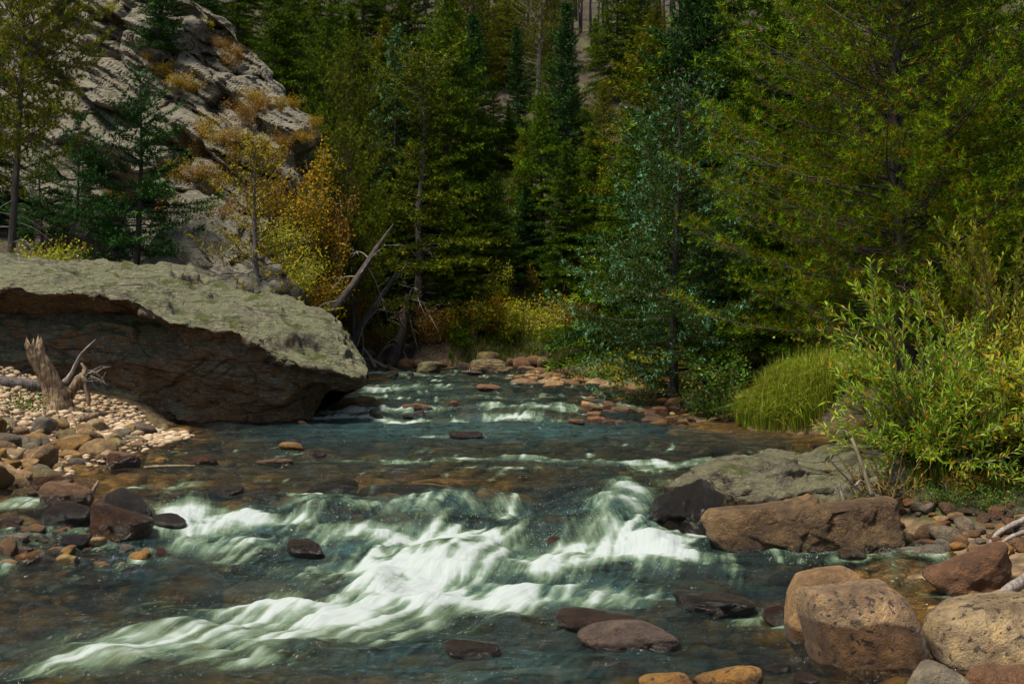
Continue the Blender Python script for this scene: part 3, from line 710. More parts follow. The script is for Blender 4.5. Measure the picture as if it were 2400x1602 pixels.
# ------------------------------------------------------------------ rocks with a traced outline, real depth and thickness
def outline_rock(name, label, pts, Y, D, col, mat, seed=1, lean=0.0, b=0.55, amp=0.05, freq=2.0, sub=6, wet=0.0, strata=0.0, cuts=(), collar=True, dip=0.0, cat='boulder', chip=0.0):
    P = np.array([at(px, py, Y) for px, py in pts])[:, [0, 2]]
    c = (P.min(0) + P.max(0)) / 2
    c = P.mean(0) * 0.5 + c * 0.5
    ang = np.linspace(-PI, PI, 361); R = np.zeros(361)
    for i, a_ in enumerate(ang):
        dv = np.array([math.cos(a_), math.sin(a_)]); best = 0.0
        for q in range(len(P)):
            p0 = P[q] - c; e = P[(q + 1) % len(P)] - P[q]
            den = dv[0] * e[1] - dv[1] * e[0]
            if abs(den) < 1e-9: continue
            t = (p0[0] * e[1] - p0[1] * e[0]) / den; u = (p0[0] * dv[1] - p0[1] * dv[0]) / den
            if t > 0 and -1e-6 <= u <= 1 + 1e-6: best = max(best, t)
        R[i] = best
    d, f = ico(sub)
    th = np.arctan2(d[:, 2], d[:, 0]); cc = np.hypot(d[:, 0], d[:, 2]); s = d[:, 1]
    r = np.interp(th, ang, R) * cc
    x = r * np.cos(th); z = r * np.sin(th)
    y = D / 2 * np.sign(s) * np.abs(s) ** b
    y = y + lean * z
    v = np.stack([x, y, z], -1)
    rng = np.random.default_rng(seed); o = rng.uniform(-40, 40, 3)
    for (n_, dist, soft) in cuts:
        n_ = np.array(n_, float) / np.linalg.norm(n_)
        ov = v @ n_ - dist
        v = v - np.where(ov > 0, ov * soft, 0)[:, None] * n_
    dn = norm(v * np.array([1, 1, 1.2]))
    v = v + dn * (amp * fbm(v[:, 0] * freq + o[0], v[:, 1] * freq + o[1], v[:, 2] * freq + o[2], 6, seed, 0.55))[:, None]
    if strata:
        q = (v[:, 2] + dip * v[:, 0]) * 7 + 1.2 * fbm(v[:, 0] * 1.5, v[:, 1] * 1.5, v[:, 2] * 1.5 + o[0], 3, seed + 5)
        fr = q - np.floor(q)
        v = v - dn * (strata * np.where(fr < .8, fr / .8, (1 - fr) / .2) * sstep(-.2, .4, fbm(v[:, 0] * 1.1 + 7, v[:, 1], v[:, 2] * 2, 3, seed + 9)))[:, None]
    if chip: v = v + dn * (chip * blocks((v[:, 2] * 1.0 - .5 * v[:, 1] + dip * v[:, 0]) / .16 + 1.2 * fbm(v[:, 0] * 3, v[:, 1] * 3, v[:, 2] * 3, 3, seed), v[:, 0] / .34 + o[1], seed + 40))[:, None]
    me = mesh_np(name, v, f)
    ob = link(name, me, M[mat], None, (c[0], Y, c[1]))
    ob.color = (*PAL[col], 1) if isinstance(col, str) else (*col, 1)
    ob['wet_z'] = float(zb(Y)) + wet
    tag(ob, label, cat)
    if collar: COLLARS.append((c[0], Y, (P[:, 0].max() - P[:, 0].min()) / 2, D / 2, P[:, 1].max()))
    return ob

outline_rock('boulder', 'lichen covered green-grey slab with black wet tip beside the white standing wave',
             [(1520, 1205), (1535, 1180), (1590, 1140), (1640, 1105), (1690, 1085), (1760, 1075), (1850, 1060), (1885, 1064), (1925, 1055), (2000, 1044), (2060, 1050), (2105, 1065), (2130, 1110), (2135, 1190),
              (2100, 1260), (1900, 1280), (1700, 1285), (1600, 1265), (1530, 1240)],
             12.3, 1.25, (0.22, 0.20, 0.13), 'slab_lichen', 3, lean=0.5, b=0.6, amp=0.13, freq=3.0, wet=0.10, strata=0.05, dip=-.12, chip=.085, cuts=[((-0.9, -0.45, 0.25), 0.62, 0.9)])
outline_rock('boulder', 'black wet rock nose jutting into the standing wave',
             [(1520, 1205), (1545, 1180), (1600, 1150), (1650, 1138), (1690, 1160), (1700, 1240), (1670, 1300), (1570, 1290), (1525, 1250)], 11.75, 0.8, (0.045, 0.04, 0.035), 'stone', 4, lean=0.4, b=0.6, amp=0.10, freq=3.5, sub=5, wet=1.0, chip=.05)
outline_rock('boulder', 'long golden brown block with a flat front face before the lichen slab',
             [(1650, 1215), (1665, 1195), (1740, 1190), (1850, 1182), (1900, 1168), (1930, 1182), (2000, 1178), (2080, 1166), (2100, 1175), (2108, 1230), (2118, 1290), (2060, 1315), (1800, 1320), (1680, 1290), (1655, 1255)],
             11.05, 0.42, (0.20, 0.13, 0.06), 'slab_brown', 5, lean=0.12, b=0.28, amp=0.06, freq=4.0, wet=-0.0, sub=6, strata=0.012, chip=.035)
outline_rock('boulder', 'smooth tan boulder with domed top behind the dark spotted one',
             [(1840, 1440), (1850, 1390), (1875, 1350), (1930, 1336), (1985, 1332), (2010, 1345), (2028, 1366), (2040, 1420), (2040, 1520), (1980, 1560), (1880, 1550), (1838, 1490)],
             8.75, 0.50, (0.39, 0.245, 0.11), 'stone', 7, lean=0.25, b=0.6, amp=0.03, freq=2.4, sub=5, wet=0.06)
outline_rock('boulder', 'pinkish tan boulder covered with dark spots in the right foreground',
             [(1872, 1405), (1880, 1388), (1960, 1382), (2030, 1370), (2085, 1373), (2118, 1392), (2140, 1430), (2158, 1480), (2166, 1530), (2150, 1570), (2080, 1590), (1960, 1590), (1905, 1560), (1885, 1480)],
             8.15, 0.52, (0.42, 0.295, 0.17), 'stone_spotted', 9, lean=0.45, b=0.5, amp=0.05, freq=3.2, sub=5, wet=0.22, cuts=[((-0.92, -0.35, 0.0), 0.27, 0.85)])
outline_rock('boulder', 'big rounded pale boulder with dark spots in the bottom right corner',
             [(2172, 1490), (2185, 1450), (2240, 1412), (2310, 1402), (2400, 1400), (2470, 1420), (2500, 1480), (2490, 1560), (2420, 1590), (2260, 1585), (2185, 1545)],
             8.1, 0.62, (0.46, 0.35, 0.20), 'stone_spotted', 11, lean=0.4, b=0.55, amp=0.03, freq=2.0, sub=5, wet=0.0, collar=False)
# rounded rock slabs at the foot of the crag
outline_rock('rock_slab', 'rounded pale rock slab behind the dark spruce at the foot of the crag',
             [(400, 470), (460, 458), (520, 475), (570, 505), (600, 550), (610, 620), (560, 650), (430, 640), (395, 560)], 26.6, 2.2, (0.33, 0.31, 0.25), 'cliff', 13, lean=0.7, b=0.7, amp=0.16, freq=1.0, sub=5, wet=-50, strata=.05, dip=.4, collar=False, cat='rock', chip=.22)
outline_rock('rock_slab', 'long sloping rock slab between the spruce and the yellow-green tree',
             [(350, 530), (420, 522), (500, 560), (570, 590), (640, 620), (700, 680), (720, 740), (600, 760), (420, 740), (350, 650)], 25.0, 2.0, (0.33, 0.31, 0.25), 'cliff', 15, lean=0.8, b=0.7, amp=0.14, freq=1.1, sub=5, wet=-50, strata=.06, dip=.4, collar=False, cat='rock', chip=.22)
outline_rock('rock_slab', 'low pinkish rock ledge left of the dark spruce trunk',
             [(100, 495), (180, 480), (260, 490), (290, 540), (250, 600), (120, 610), (80, 550)], 27.0, 1.8, (0.33, 0.27, 0.24), 'cliff', 17, lean=0.7, b=0.7, amp=0.14, freq=1.1, sub=4, wet=-50, strata=.05, dip=.3, collar=False, cat='rock', chip=.22)

# ------------------------------------------------------------------ the great overhanging boulder on the left
ST = np.array([  # column, top row, lip row, base row, size of the cross-section
    (-420, 640, 720, 1012, 1.0), (-200, 608, 700, 1010, 1.0), (0, 608, 682, 1008, 1.0), (60, 611, 680, 1008, 1.0), (130, 605, 684, 1007, 1.0), (190, 615, 688, 1006, 1.0), (250, 618, 690, 1005, 1.0), (310, 614, 696, 1004, 1.0), (370, 632, 722, 1003, 1.0),
    (420, 664, 748, 1002, 1.0), (480, 688, 765, 1001, 0.98), (560, 697, 776, 1001, 0.97), (620, 706, 806, 1000, 0.95), (680, 722, 846, 999, 0.92), (715, 740, 858, 968, 0.86), (750, 764, 866, 938, 0.76), (790, 798, 876, 920, 0.62), (820, 828, 884, 908, 0.46), (840, 850, 888, 898, 0.28), (849, 866, 884, 890, 0.08)])
nx_ = 300
si = np.linspace(0, len(ST) - 1, 20 * 40)
st = np.stack([np.interp(si, np.arange(len(ST)), ST[:, j]) for j in range(5)], -1)
us = np.linspace(0, 1, nx_); ux = ST[0, 0] + (ST[-1, 0] - ST[0, 0]) * (1 - (1 - us) ** 1.25)
st = np.stack([ux] + [np.interp(ux, st[:, 0], st[:, j]) for j in range(1, 5)], -1)
kern = np.ones(7) / 7
for j in (1, 2, 3):
    pad = np.concatenate([np.full(3, st[0, j]), st[:, j], np.full(3, st[-1, j])]); st[:, j] = np.convolve(pad, kern, 'valid')
sect = []
for (px, top, lip, base, sz) in st:
    Yb = 21.3
    def q(dy, py): 
        Y = Yb + dy * sz; return at(px, py, Y)[1:].tolist()
    mid = lip + (base - lip) * 0.45
    rc = float(np.interp(px, [380, 500], [1.0, 0.30])); hb_ = base - lip
    pr = [(3.0, base + 60), (3.3, mid), (2.8, top + 25), (1.9, top + 4), (1.2, top + 2), (0.3, top + (lip - top) * 0.30), (-0.6, top + (lip - top) * 0.66), (-1.25, lip - 1), (-1.22, lip + 6),
          (-1.22 + .42 * rc, lip + hb_ * 0.07), (-1.2 + .85 * rc, lip + hb_ * 0.15), (-1.15 + .5 * rc, lip + hb_ * 0.30), (-1.02 + .2 * rc, lip + hb_ * 0.50), (-0.8 + .1 * rc, lip + hb_ * 0.72), (-0.5, base - 4), (-0.3, base + 70 * sz)]
    if sz < 0.85:   # towards the nose the foot no longer reaches the water
        pr[-1] = (0.6, base + 6 * sz)
        pr[0] = (2.4, base)
    sect.append([q(*a) for a in pr])
sect = np.array(sect)
tt = np.concatenate([np.linspace(0, 3, 14, endpoint=False), np.linspace(3, 8, 90, endpoint=False), np.linspace(8, 15, 110)])
lo_ = tt.astype(int).clip(0, 14); fr_ = (tt - lo_)[None, :, None]
sg = sect[:, lo_] * (1 - fr_) + sect[:, np.minimum(lo_ + 1, 15)] * fr_
Xg = np.repeat(((st[:, 0] - 1200) / FPX * 20.6)[:, None], len(tt), 1)
# the lip is ragged: it steps in and out along the boulder
V = np.stack([Xg, sg[..., 0], sg[..., 1]], -1)
du = np.gradient(V, axis=0); dv = np.gradient(V, axis=1); Nn = norm(np.cross(du, dv)); 
szg = np.repeat(np.clip(st[:, 4] * 1.2, 0.1, 1)[:, None], len(tt), 1)
x_, y_, z_ = V[..., 0], V[..., 1], V[..., 2]
top_w = sstep(2.5, 3.5, tt)[None, :] * (1 - sstep(7.6, 8.0, tt))[None, :]
face_w = sstep(9, 10.5, tt)[None, :]
nz_ = 0.16 * fbm(x_ * 1.1, y_ * 1.1, z_ * 1.1, 6, 201, 0.6) + 0.05 * fbm(x_ * 4.5, y_ * 4.5, z_ * 6, 5, 203, 0.65)
qq = (z_ + 0.22 * x_ - 0.10 * y_) * 4.2 + 1.3 * fbm(x_ * 0.7, y_ * 0.9, z_ * 0.9, 4, 207)
fq = qq - np.floor(qq)
step_ = np.where(fq < .25, fq / .25, (1 - fq) / .75)
q2 = (z_ - 0.35 * x_ + 0.25 * y_) * 3.1 + 1.5 * fbm(x_ * 0.9 + 3, y_ * 0.9, z_ * 0.9, 4, 208); f2 = q2 - np.floor(q2); step2 = np.where(f2 < .1, f2 / .1, (1 - f2) / .9)
def crack(f, sx, sd, w, a): return -a * np.exp(-np.abs(fbm(x_ * f * sx + .6 * y_ * f, y_ * f, z_ * f * 2 + .7 * x_ * f, 3, sd)) / w)
nz_ = nz_ + (0.19 * fbm(x_ * 1.3 + z_ * 2, y_ * 2.2, z_ * 4.0, 4, 209, .55) + crack(.9, .45, 215, .03, .09) + crack(1.7, .5, 217, .035, .05) + 0.11 * (step_ - .5) * sstep(-.1, .3, fbm(x_ * .8, y_ * .8, z_, 3, 211))) * top_w
nz_ = nz_ + (0.22 * fbm(x_ * .7 + 4, y_, z_ * 1.6, 3, 221) + 0.10 * fbm(x_ * 2.2, y_ * 2, z_ * 2.2, 4, 223)) * face_w
nz_ = nz_ + (.12 * blocks(z_ / .6 + fbm(x_, y_, z_, 3, 255), x_ / .9, 65) + crack(1.2, .6, 219, .03, .06)) * face_w
sgn = -1.0 if Nn[150, 60, 2] < 0 else 1.0
V = V + Nn * sgn * (nz_ * szg)[..., None]
lipw = np.exp(-((tt - 7.7) / 0.8) ** 2)[None, :]
V[..., 1] += 0.30 * lipw * fbm(x_ * 1.6, 0 * x_, 0 * x_, 4, 231) * szg
V[..., 2] += 0.10 * lipw * fbm(x_ * 2.1, 0 * x_ + 3, 0 * x_, 4, 233) * szg
BB = V
bb = mesh_np('boulder', V.reshape(-1, 3), grid_faces(nx_, len(tt)))
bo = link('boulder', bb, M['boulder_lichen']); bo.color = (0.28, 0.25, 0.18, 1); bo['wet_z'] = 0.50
tag(bo, 'huge overhanging boulder with lichen top and dark undercut on the left bank', 'boulder')

# ------------------------------------------------------------------ river bed cobbles under the water (a mass)
rng = np.random.default_rng(77)
bd = Buf(); dv_, df_ = rock_shape(5, 2, 4.5, 8, 0.05, 1.3, 0.72)
cand = rng.uniform((-6.5, 6.3), (5.0, 33), (6000, 2))
cd = land_dist(cand[:, 0], cand[:, 1]); gz = ground(cand[:, 0], cand[:, 1])
kp = (cd < 0.1) & (np.abs(cand[:, 0]) < 0.40 * cand[:, 1] + 0.5)
cand, gz = cand[kp][:1500], gz[kp][:1500]
for (x0, y0), z0 in zip(cand, gz):
    s_ = 0.10 * math.exp(rng.normal(0, 0.5)); s_ = min(s_, 0.26)
    a_ = rng.uniform(0, 6.28); ca, sa = math.cos(a_), math.sin(a_)
    v_ = dv_ * np.array([s_ * rng.uniform(.9, 1.4), s_, s_ * 0.6])
    v_ = np.stack([v_[:, 0] * ca - v_[:, 1] * sa, v_[:, 0] * sa + v_[:, 1] * ca, v_[:, 2]], -1) + (x0, y0, min(z0 + s_ * .15, zb(y0) - 0.03 - s_ * .5))
    bd.add(v_, df_, rng.uniform(0, 1))
k = NT('bed_stone')
tn = k.attr('tone').outputs['Fac']; pos = k.n('ShaderNodeNewGeometry').outputs['Position']
c = k.mix(tn, (0.13, 0.075, 0.025), (0.44, 0.27, 0.08))
c = k.mix(k.ramp(k.noise(pos, 12, 5, .6), 0.4, 0.65, 0, .6), c, (0.07, 0.05, 0.025))
M['bed_stone'] = k.surf(k.n('ShaderNodeBsdfPrincipled', {'Base Color': c, 'Roughness': 0.6, 'Normal': k.bump(k.noise(pos, 40, 4), .5, .02)}).outputs[0])
tag(link('river_bed_cobbles', buf_mesh('river_bed_cobbles', bd), M['bed_stone']), 'golden brown cobbles lying on the river bed under the water', 'cobbles', kind='stuff')
# gravel spit before the great boulder
gr = Buf(); gv, gf = rock_shape(6, 1, 4.5, 8, 0.05, 1.3, 0.72)
for i in range(2600):
    px = rng.uniform(-60, 470); py = rng.uniform(988, 1030) if rng.uniform() < .8 else rng.uniform(1000, 1120)
    if px > np.interp(py, [985, 1000, 1012, 1030, 1060, 1120], [300, 400, 460, 400, 290, 110]): continue
    p_ = on_water(px, py, 0.05)
    s_ = 0.028 * math.exp(rng.normal(0, .35)); a_ = rng.uniform(0, 6.28); ca, sa = math.cos(a_), math.sin(a_)
    v_ = gv * np.array([s_ * 1.2, s_, s_ * 0.65]); v_ = np.stack([v_[:, 0] * ca - v_[:, 1] * sa, v_[:, 0] * sa + v_[:, 1] * ca, v_[:, 2]], -1)
    gr.add(v_ + (p_[0], p_[1], max(float(gz1(np.array([p_[0]]), np.array([p_[1]]))[0]), zb(p_[1]) - .01) + s_ * .4), gf, rng.uniform(0, 1))
k = NT('gravel'); tn = k.attr('tone').outputs['Fac']
M['gravel'] = k.surf(k.n('ShaderNodeBsdfPrincipled', {'Base Color': k.mix(tn, (0.26, 0.17, 0.09), (0.50, 0.38, 0.25)), 'Roughness': 0.85}).outputs[0])
tag(link('gravel', buf_mesh('gravel', gr), M['gravel']), 'fine tan gravel spit at the foot of the big boulder', 'gravel', kind='stuff')

# ------------------------------------------------------------------ the river's surface
def graded(parts):
    r = []
    for a, b, n in parts: r += seg(a, b, n)
    return np.array(r)
wxs = graded([(-40, -9, 12), (-9, -4.2, 90), (-4.2, 3.6, 345), (3.6, 6, 60), (6, 32.5, 20)])
wys = graded([(-20, 5.5, 14), (5.5, 7.2, 40), (7.2, 13.0, 310), (13.0, 17, 120), (17, 24, 170), (24, 35.5, 110)])
WX, WY = np.meshgrid(wxs, wys, indexing='ij')
h = zb(WY + 0.55 * fbm(WX * 0.75, WY * 0.35, 0 * WX, 3, 331) * sstep(7.5, 9.5, WY))
def wpix(px, py): 
    return on_water(px, py)
def splat(px, py, rx, ry, ang=0.0):
    """soft ellipse on the water, given by where the photograph shows it"""
    c = wpix(px, py); Y = c[1]
    wx = rx / FPX * Y
    wy = max(0.08, (row_depth(py - ry) - row_depth(py + ry)) / 2)
    ax = np.exp(-np.minimum(((wxs - c[0]) / wx) ** 2, 60)); ay = np.exp(-np.minimum(((wys - c[1]) / wy) ** 2, 60))
    return ax[:, None] * ay[None, :]
def win(sx, sy, r):
    a, b = np.searchsorted(wxs, (sx - r, sx + r)); c, d = np.searchsorted(wys, (sy - r, sy + r)); return slice(a, b), slice(c, d)
# flow: toward the camera, swinging to the left below the drop
fx = -0.10 - 0.75 * sstep(11.2, 8.8, WY) - 0.15 * sstep(21.0, 18.0, WY) * sstep(13, 16, WY)
fx = fx + 0.5 * fbm(WX * 0.7, WY * 0.7, 0 * WX, 3, 301)
fy = -1.0 + 0.15 * fbm(WX * 0.9, WY * 0.9, 0 * WX + 4, 2, 303)
# water streams round the stones
for (sx, sy, rx, ry, zt) in COLLARS:
    w_ = win(sx, sy, 4 * max(rx, ry) + .3); X, Y = WX[w_], WY[w_]
    m = np.exp(-(((X - sx) / (rx * 1.5 + .05)) ** 2 + ((Y - sy - ry * .6) / (ry * 1.5 + .05)) ** 2))
    fx[w_] += 0.9 * m * np.sign(X - sx) * np.clip(np.abs(X - sx) / rx, 0, 1)
fl = np.hypot(fx, fy); fx, fy = fx / fl, fy / fl
# noise carried along the flow (line integral) gives streaks
NRES = 0.0125; NX0, NY0, NW, NH = -7.0, 4.5, 11.5, 31.0
nrg = np.random.default_rng(5)
NI = nrg.normal(size=(int(NW / NRES), int(NH / NRES))).astype(np.float32)
NI2 = nrg.normal(size=(int(NW / 0.05), int(NH / 0.05))).astype(np.float32)
def nsample(img, res, x, y):
    gx = np.clip((x - NX0) / res, 0, img.shape[0] - 2.001); gy = np.clip((y - NY0) / res, 0, img.shape[1] - 2.001)
    ix, iy = gx.astype(np.int32), gy.astype(np.int32); tx, ty = gx - ix, gy - iy
    return (img[ix, iy] * (1 - tx) + img[ix + 1, iy] * tx) * (1 - ty) + (img[ix, iy + 1] * (1 - tx) + img[ix + 1, iy + 1] * tx) * ty
def interp2(F, x, y):
    gx = np.interp(x, wxs, np.arange(len(wxs))).clip(0, len(wxs) - 1.001); gy = np.interp(y, wys, np.arange(len(wys))).clip(0, len(wys) - 1.001)
    ix, iy = gx.astype(np.int32), gy.astype(np.int32); tx, ty = gx - ix, gy - iy
    return (F[ix, iy] * (1 - tx) + F[ix + 1, iy] * tx) * (1 - ty) + (F[ix, iy + 1] * (1 - tx) + F[ix + 1, iy + 1] * tx) * ty
lic = np.zeros_like(WX, dtype=np.float32); lic2 = np.zeros_like(lic); nst = 0
for sgn_ in (1, -1):
    x, y = WX.astype(np.float32).copy(), WY.astype(np.float32).copy()
    for i in range(22):
        vx, vy = interp2(fx, x, y), interp2(fy, x, y)
        x += sgn_ * vx * 0.022; y += sgn_ * vy * 0.022
        lic += nsample(NI, NRES, x, y); lic2 += nsample(NI2, 0.05, x, y); nst += 1
lic /= lic[200:400, 100:400].std(); lic2 /= lic2[200:400, 100:400].std()
# waves and pour-overs
HUMP = [ # column, row, half width, half height (px), rise in metres
    (600, 1128, 60, 14, 0.05), (780, 1128, 60, 18, 0.07), (950, 1135, 110, 22, 0.10), (1150, 1165, 140, 20, 0.05), (1400, 1140, 160, 22, 0.07), (450, 1180, 90, 18, 0.07), (620, 1180, 60, 18, 0.07), (750, 1205, 80, 22, 0.13),
    (880, 1235, 90, 20, 0.05), (1000, 1200, 60, 28, 0.12), (1060, 1195, 60, 26, 0.11), (1330, 1235, 150, 26, 0.10), (1455, 1175, 75, 34, 0.15), (1420, 1215, 60, 24, 0.10), (1530, 1265, 70, 40, 0.12), (1115, 1300, 85, 36, 0.13),
    (1010, 1310, 80, 30, 0.08), (880, 1390, 60, 28, 0.11), (1420, 1330, 130, 24, 0.10), (1600, 1340, 90, 18, 0.06), (1250, 1395, 140, 18, 0.07), (580, 1285, 60, 18, 0.07), (700, 1250, 70, 16, 0.05), (1000, 1420, 120, 18, 0.06),
    (620, 1440, 150, 18, 0.06), (400, 1480, 130, 16, 0.05), (200, 1540, 150, 18, 0.05), (250, 1180, 60, 10, 0.02), (1690, 1095, 90, 16, 0.05), (1240, 1085, 80, 10, 0.04), (1050, 1080, 70, 8, 0.03),
    (1110, 972, 40, 10, 0.09), (1260, 968, 70, 10, 0.06), (820, 965, 90, 12, 0.05), (1000, 958, 60, 8, 0.04)]
for (px, py, rx, ry, a_) in HUMP: h = h + a_ * splat(px, py, rx, ry)
for (px, py, rx, ry, a_) in ((1230, 1190, 120, 14, -.06), (1290, 1275, 120, 16, -.06), (960, 1260, 80, 14, -.05), (1480, 1300, 90, 16, -.06), (820, 1330, 110, 16, -.05), (690, 1225, 60, 10, -.05)): h = h + a_ * splat(px, py, rx, ry)
FOAM = [
    (950, 1310, 420, 80, .42), (1350, 1330, 260, 70, .35), (520, 1255, 170, 45, .4), (420, 1500, 420, 46, .24), (800, 1430, 420, 40, .32), (1050, 1200, 320, 30, .25), (1450, 1230, 120, 50, .35),
    (480, 1240, 110, 26, .85), (430, 1215, 50, 18, .7), (610, 1235, 130, 24, .8), (500, 1290, 120, 18, .6), (740, 1172, 60, 8, .8), (850, 1172, 80, 9, .8), (960, 1176, 60, 9, .9), (700, 1192, 60, 8, .5), (870, 1195, 120, 16, .6), (1010, 1180, 60, 22, .7), (780, 1285, 150, 26, .9), (900, 1250, 120, 18, .75),
    (1000, 1250, 100, 22, .7), (1100, 1262, 90, 14, .8), (1200, 1310, 70, 22, .9), (1000, 1330, 120, 30, .7), (1120, 1330, 80, 22, .35), (850, 1340, 110, 30, .8), (880, 1400, 110, 30, .7), (1000, 1380, 130, 22, .85), (1250, 1392, 260, 22, 1.0), (1050, 1410, 220, 22, .9), (1400, 1395, 130, 18, .75), (1560, 1385, 60, 12, .7),
    (1470, 1170, 50, 26, .85), (1420, 1200, 50, 22, .6), (1490, 1245, 45, 34, 1.1), (1530, 1290, 80, 26, .95), (1560, 1240, 30, 22, .6), (1430, 1330, 160, 18, .6), (1600, 1310, 80, 22, .45), (1340, 1215, 110, 16, .35), (1200, 1190, 70, 16, .4), (1080, 1190, 40, 22, .5),
    (800, 1450, 240, 24, .42), (620, 1430, 150, 20, .36), (640, 1462, 190, 22, .26), (440, 1484, 190, 30, .17), (330, 1514, 200, 28, .16), (150, 1545, 220, 28, .17), (40, 1572, 170, 22, .2), (480, 1540, 200, 14, .25), (900, 1490, 150, 14, .25), (560, 1500, 200, 14, .3),
    (110, 1185, 120, 9, .5), (60, 1200, 70, 8, .55), (330, 1140, 70, 6, .35), (170, 1245, 60, 8, .4), (420, 1136, 100, 7, .55), (250, 1290, 200, 12, .15), (330, 1260, 50, 10, .4), (60, 1290, 100, 12, .15),
    (1060, 1078, 150, 6, .45), (1250, 1080, 110, 8, .5), (1400, 1085, 120, 7, .35), (1600, 1090, 130, 9, .35), (850, 1078, 130, 6, .4), (700, 1060, 60, 4, .3), (1180, 1100, 150, 8, .2), (1600, 1130, 100, 14, .3), (1690, 1085, 60, 8, .35), (1450, 1110, 160, 12, .2),
    (740, 982, 70, 5, 1.0), (880, 985, 120, 5, .9), (1010, 986, 100, 5, .8), (1110, 982, 90, 8, 1.0), (1240, 984, 110, 7, .9), (1130, 960, 40, 8, .6), (800, 965, 90, 9, .65), (900, 955, 120, 7, .5), (1060, 955, 150, 7, .45), (1330, 960, 110, 7, .4), (1250, 948, 130, 6, .5),
    (980, 928, 180, 4, .45), (860, 912, 120, 4, .55), (780, 930, 70, 5, .5), (1000, 905, 200, 4, .4), (1250, 930, 150, 4, .35), (1500, 950, 160, 5, .35), (1640, 975, 120, 4, .35), (1000, 880, 180, 3, .4), (1300, 875, 120, 2.5, .35), (880, 872, 60, 2.5, .5), (1080, 893, 120, 3, .3), (1550, 1050, 100, 5, .2), (1020, 1025, 60, 4, .35)]
fm = np.zeros_like(h)
for (px, py, rx, ry, a_) in FOAM: fm = 1 - (1 - np.clip(fm, 0, 1)) * (1 - np.clip(a_ * 1.0, 0, .97) * splat(px, py, rx, ry))
fm = interp2(fm, WX + .15 * fbm(WX * 1.5, WY * 1.2, 0 * WX, 3, 351), WY + 0.022 * WY * fbm(WX * 1.3, WY * .8, 0 * WX, 4, 353))
speed = np.exp(-((WY - 10.8) / 2.3) ** 2) + np.exp(-((WY - 22) / 1.2) ** 2) + 0.08
for (sx, sy, rx, ry, zt) in COLLARS:
    w_ = win(sx, sy, 7 * max(rx, ry) + .5); X, Y = WX[w_], WY[w_]; sp_ = np.clip(speed[w_], 0, 1)
    e = np.sqrt(((X - sx) / (rx + .02)) ** 2 + ((Y - sy) / (ry + .02)) ** 2)
    ring = np.exp(-((e - 1.05) / 0.22) ** 2)
    tail = np.exp(-(((X - sx - 0.2 * (sy - Y)) / (rx * .8)) ** 2)) * sstep(0, -.3 * ry, Y - sy) * np.exp(-np.clip(sy - Y, 0, 9) / (ry * 2.0 + .1))
    fm[w_] = np.maximum(fm[w_], sp_ * (0.30 * ring * np.clip(.5 + 1.6 * fbm(X * 3, Y * 3, 0 * X, 3, 341), 0, 1) + 0.45 * tail))
    h[w_] += 0.03 * sp_ * ring * sstep(-.3 * ry, ry, Y - sy)
rough_w = np.clip(np.clip(fm, 0, 1) + 0.25 * np.clip(speed, 0, 1), 0, 1)
big = fbm(WX * 1.3, WY * 1.1, 0 * WX, 4, 311); med_ = fbm(WX * 4.0, WY * 3.0, 0 * WX, 4, 313)
foam = fm * (0.90 + (0.16 + .03 * (1 - sstep(8.6, 10.4, WY))) * lic2 + 0.06 * lic + 1.25 * big + 0.8 * med_)
foam = foam + (0.16 * rough_w + .05) * np.clip(lic2 * 0.7 + big * 2.5 + med_ - .45, 0, 2)
riff = sstep(12.3, 13.2, WY) * (1 - sstep(16.5, 18.5, WY)) * 0.8 + sstep(22.3, 23, WY) * 0.9 + sstep(9.5, 10.5, WY) * (1 - sstep(12.3, 13, WY)) * .7 + (1 - sstep(8.2, 9.5, WY)) * .35
fl_ = fbm(WX * 3.2, WY * 3.0, 0 * WX, 4, 361, .6) + 0.18 * lic2
foam = foam + riff * 1.1 * np.clip(fl_ - 0.24, 0, 1) * sstep(0.12, .25, h - ground(WX, WY) + .1)
foam = np.clip(foam, 0, 1.0)
h = h + rough_w * (0.035 * big + 0.0045 * lic2 + 0.03 * med_) + 0.050 * fbm(WX * 1.7, WY * 3.0, 0 * WX, 3, 315) + 0.030 * fbm(WX * 4, WY * 7, 0 * WX, 3, 317)
for (o_, hh_) in DROWN:
    o_.location.z = float(interp2(h, np.array([o_.location.x]), np.array([o_.location.y]))[0]) - 0.085 - hh_ / 2
bedz = ground(WX, WY)
depth = np.clip(h - bedz, 0, 2)
aer_sky = 0.10 + 0.75 * splat(1150, 1008, 420, 26) + 0.10 * splat(1200, 1180, 560, 70) + 0.5 * splat(1050, 1340, 560, 110) + 0.4 * splat(300, 1520, 520, 45) + .4 * splat(1150, 1560, 380, 60) + .3 * splat(1000, 920, 260, 40) + .12 * splat(1050, 1085, 500, 40)  # teal weight: bubbles in fast water, sky reflection painted onto the calm pool
aer_sky = np.clip(np.maximum(aer_sky, fm), 0, 1)
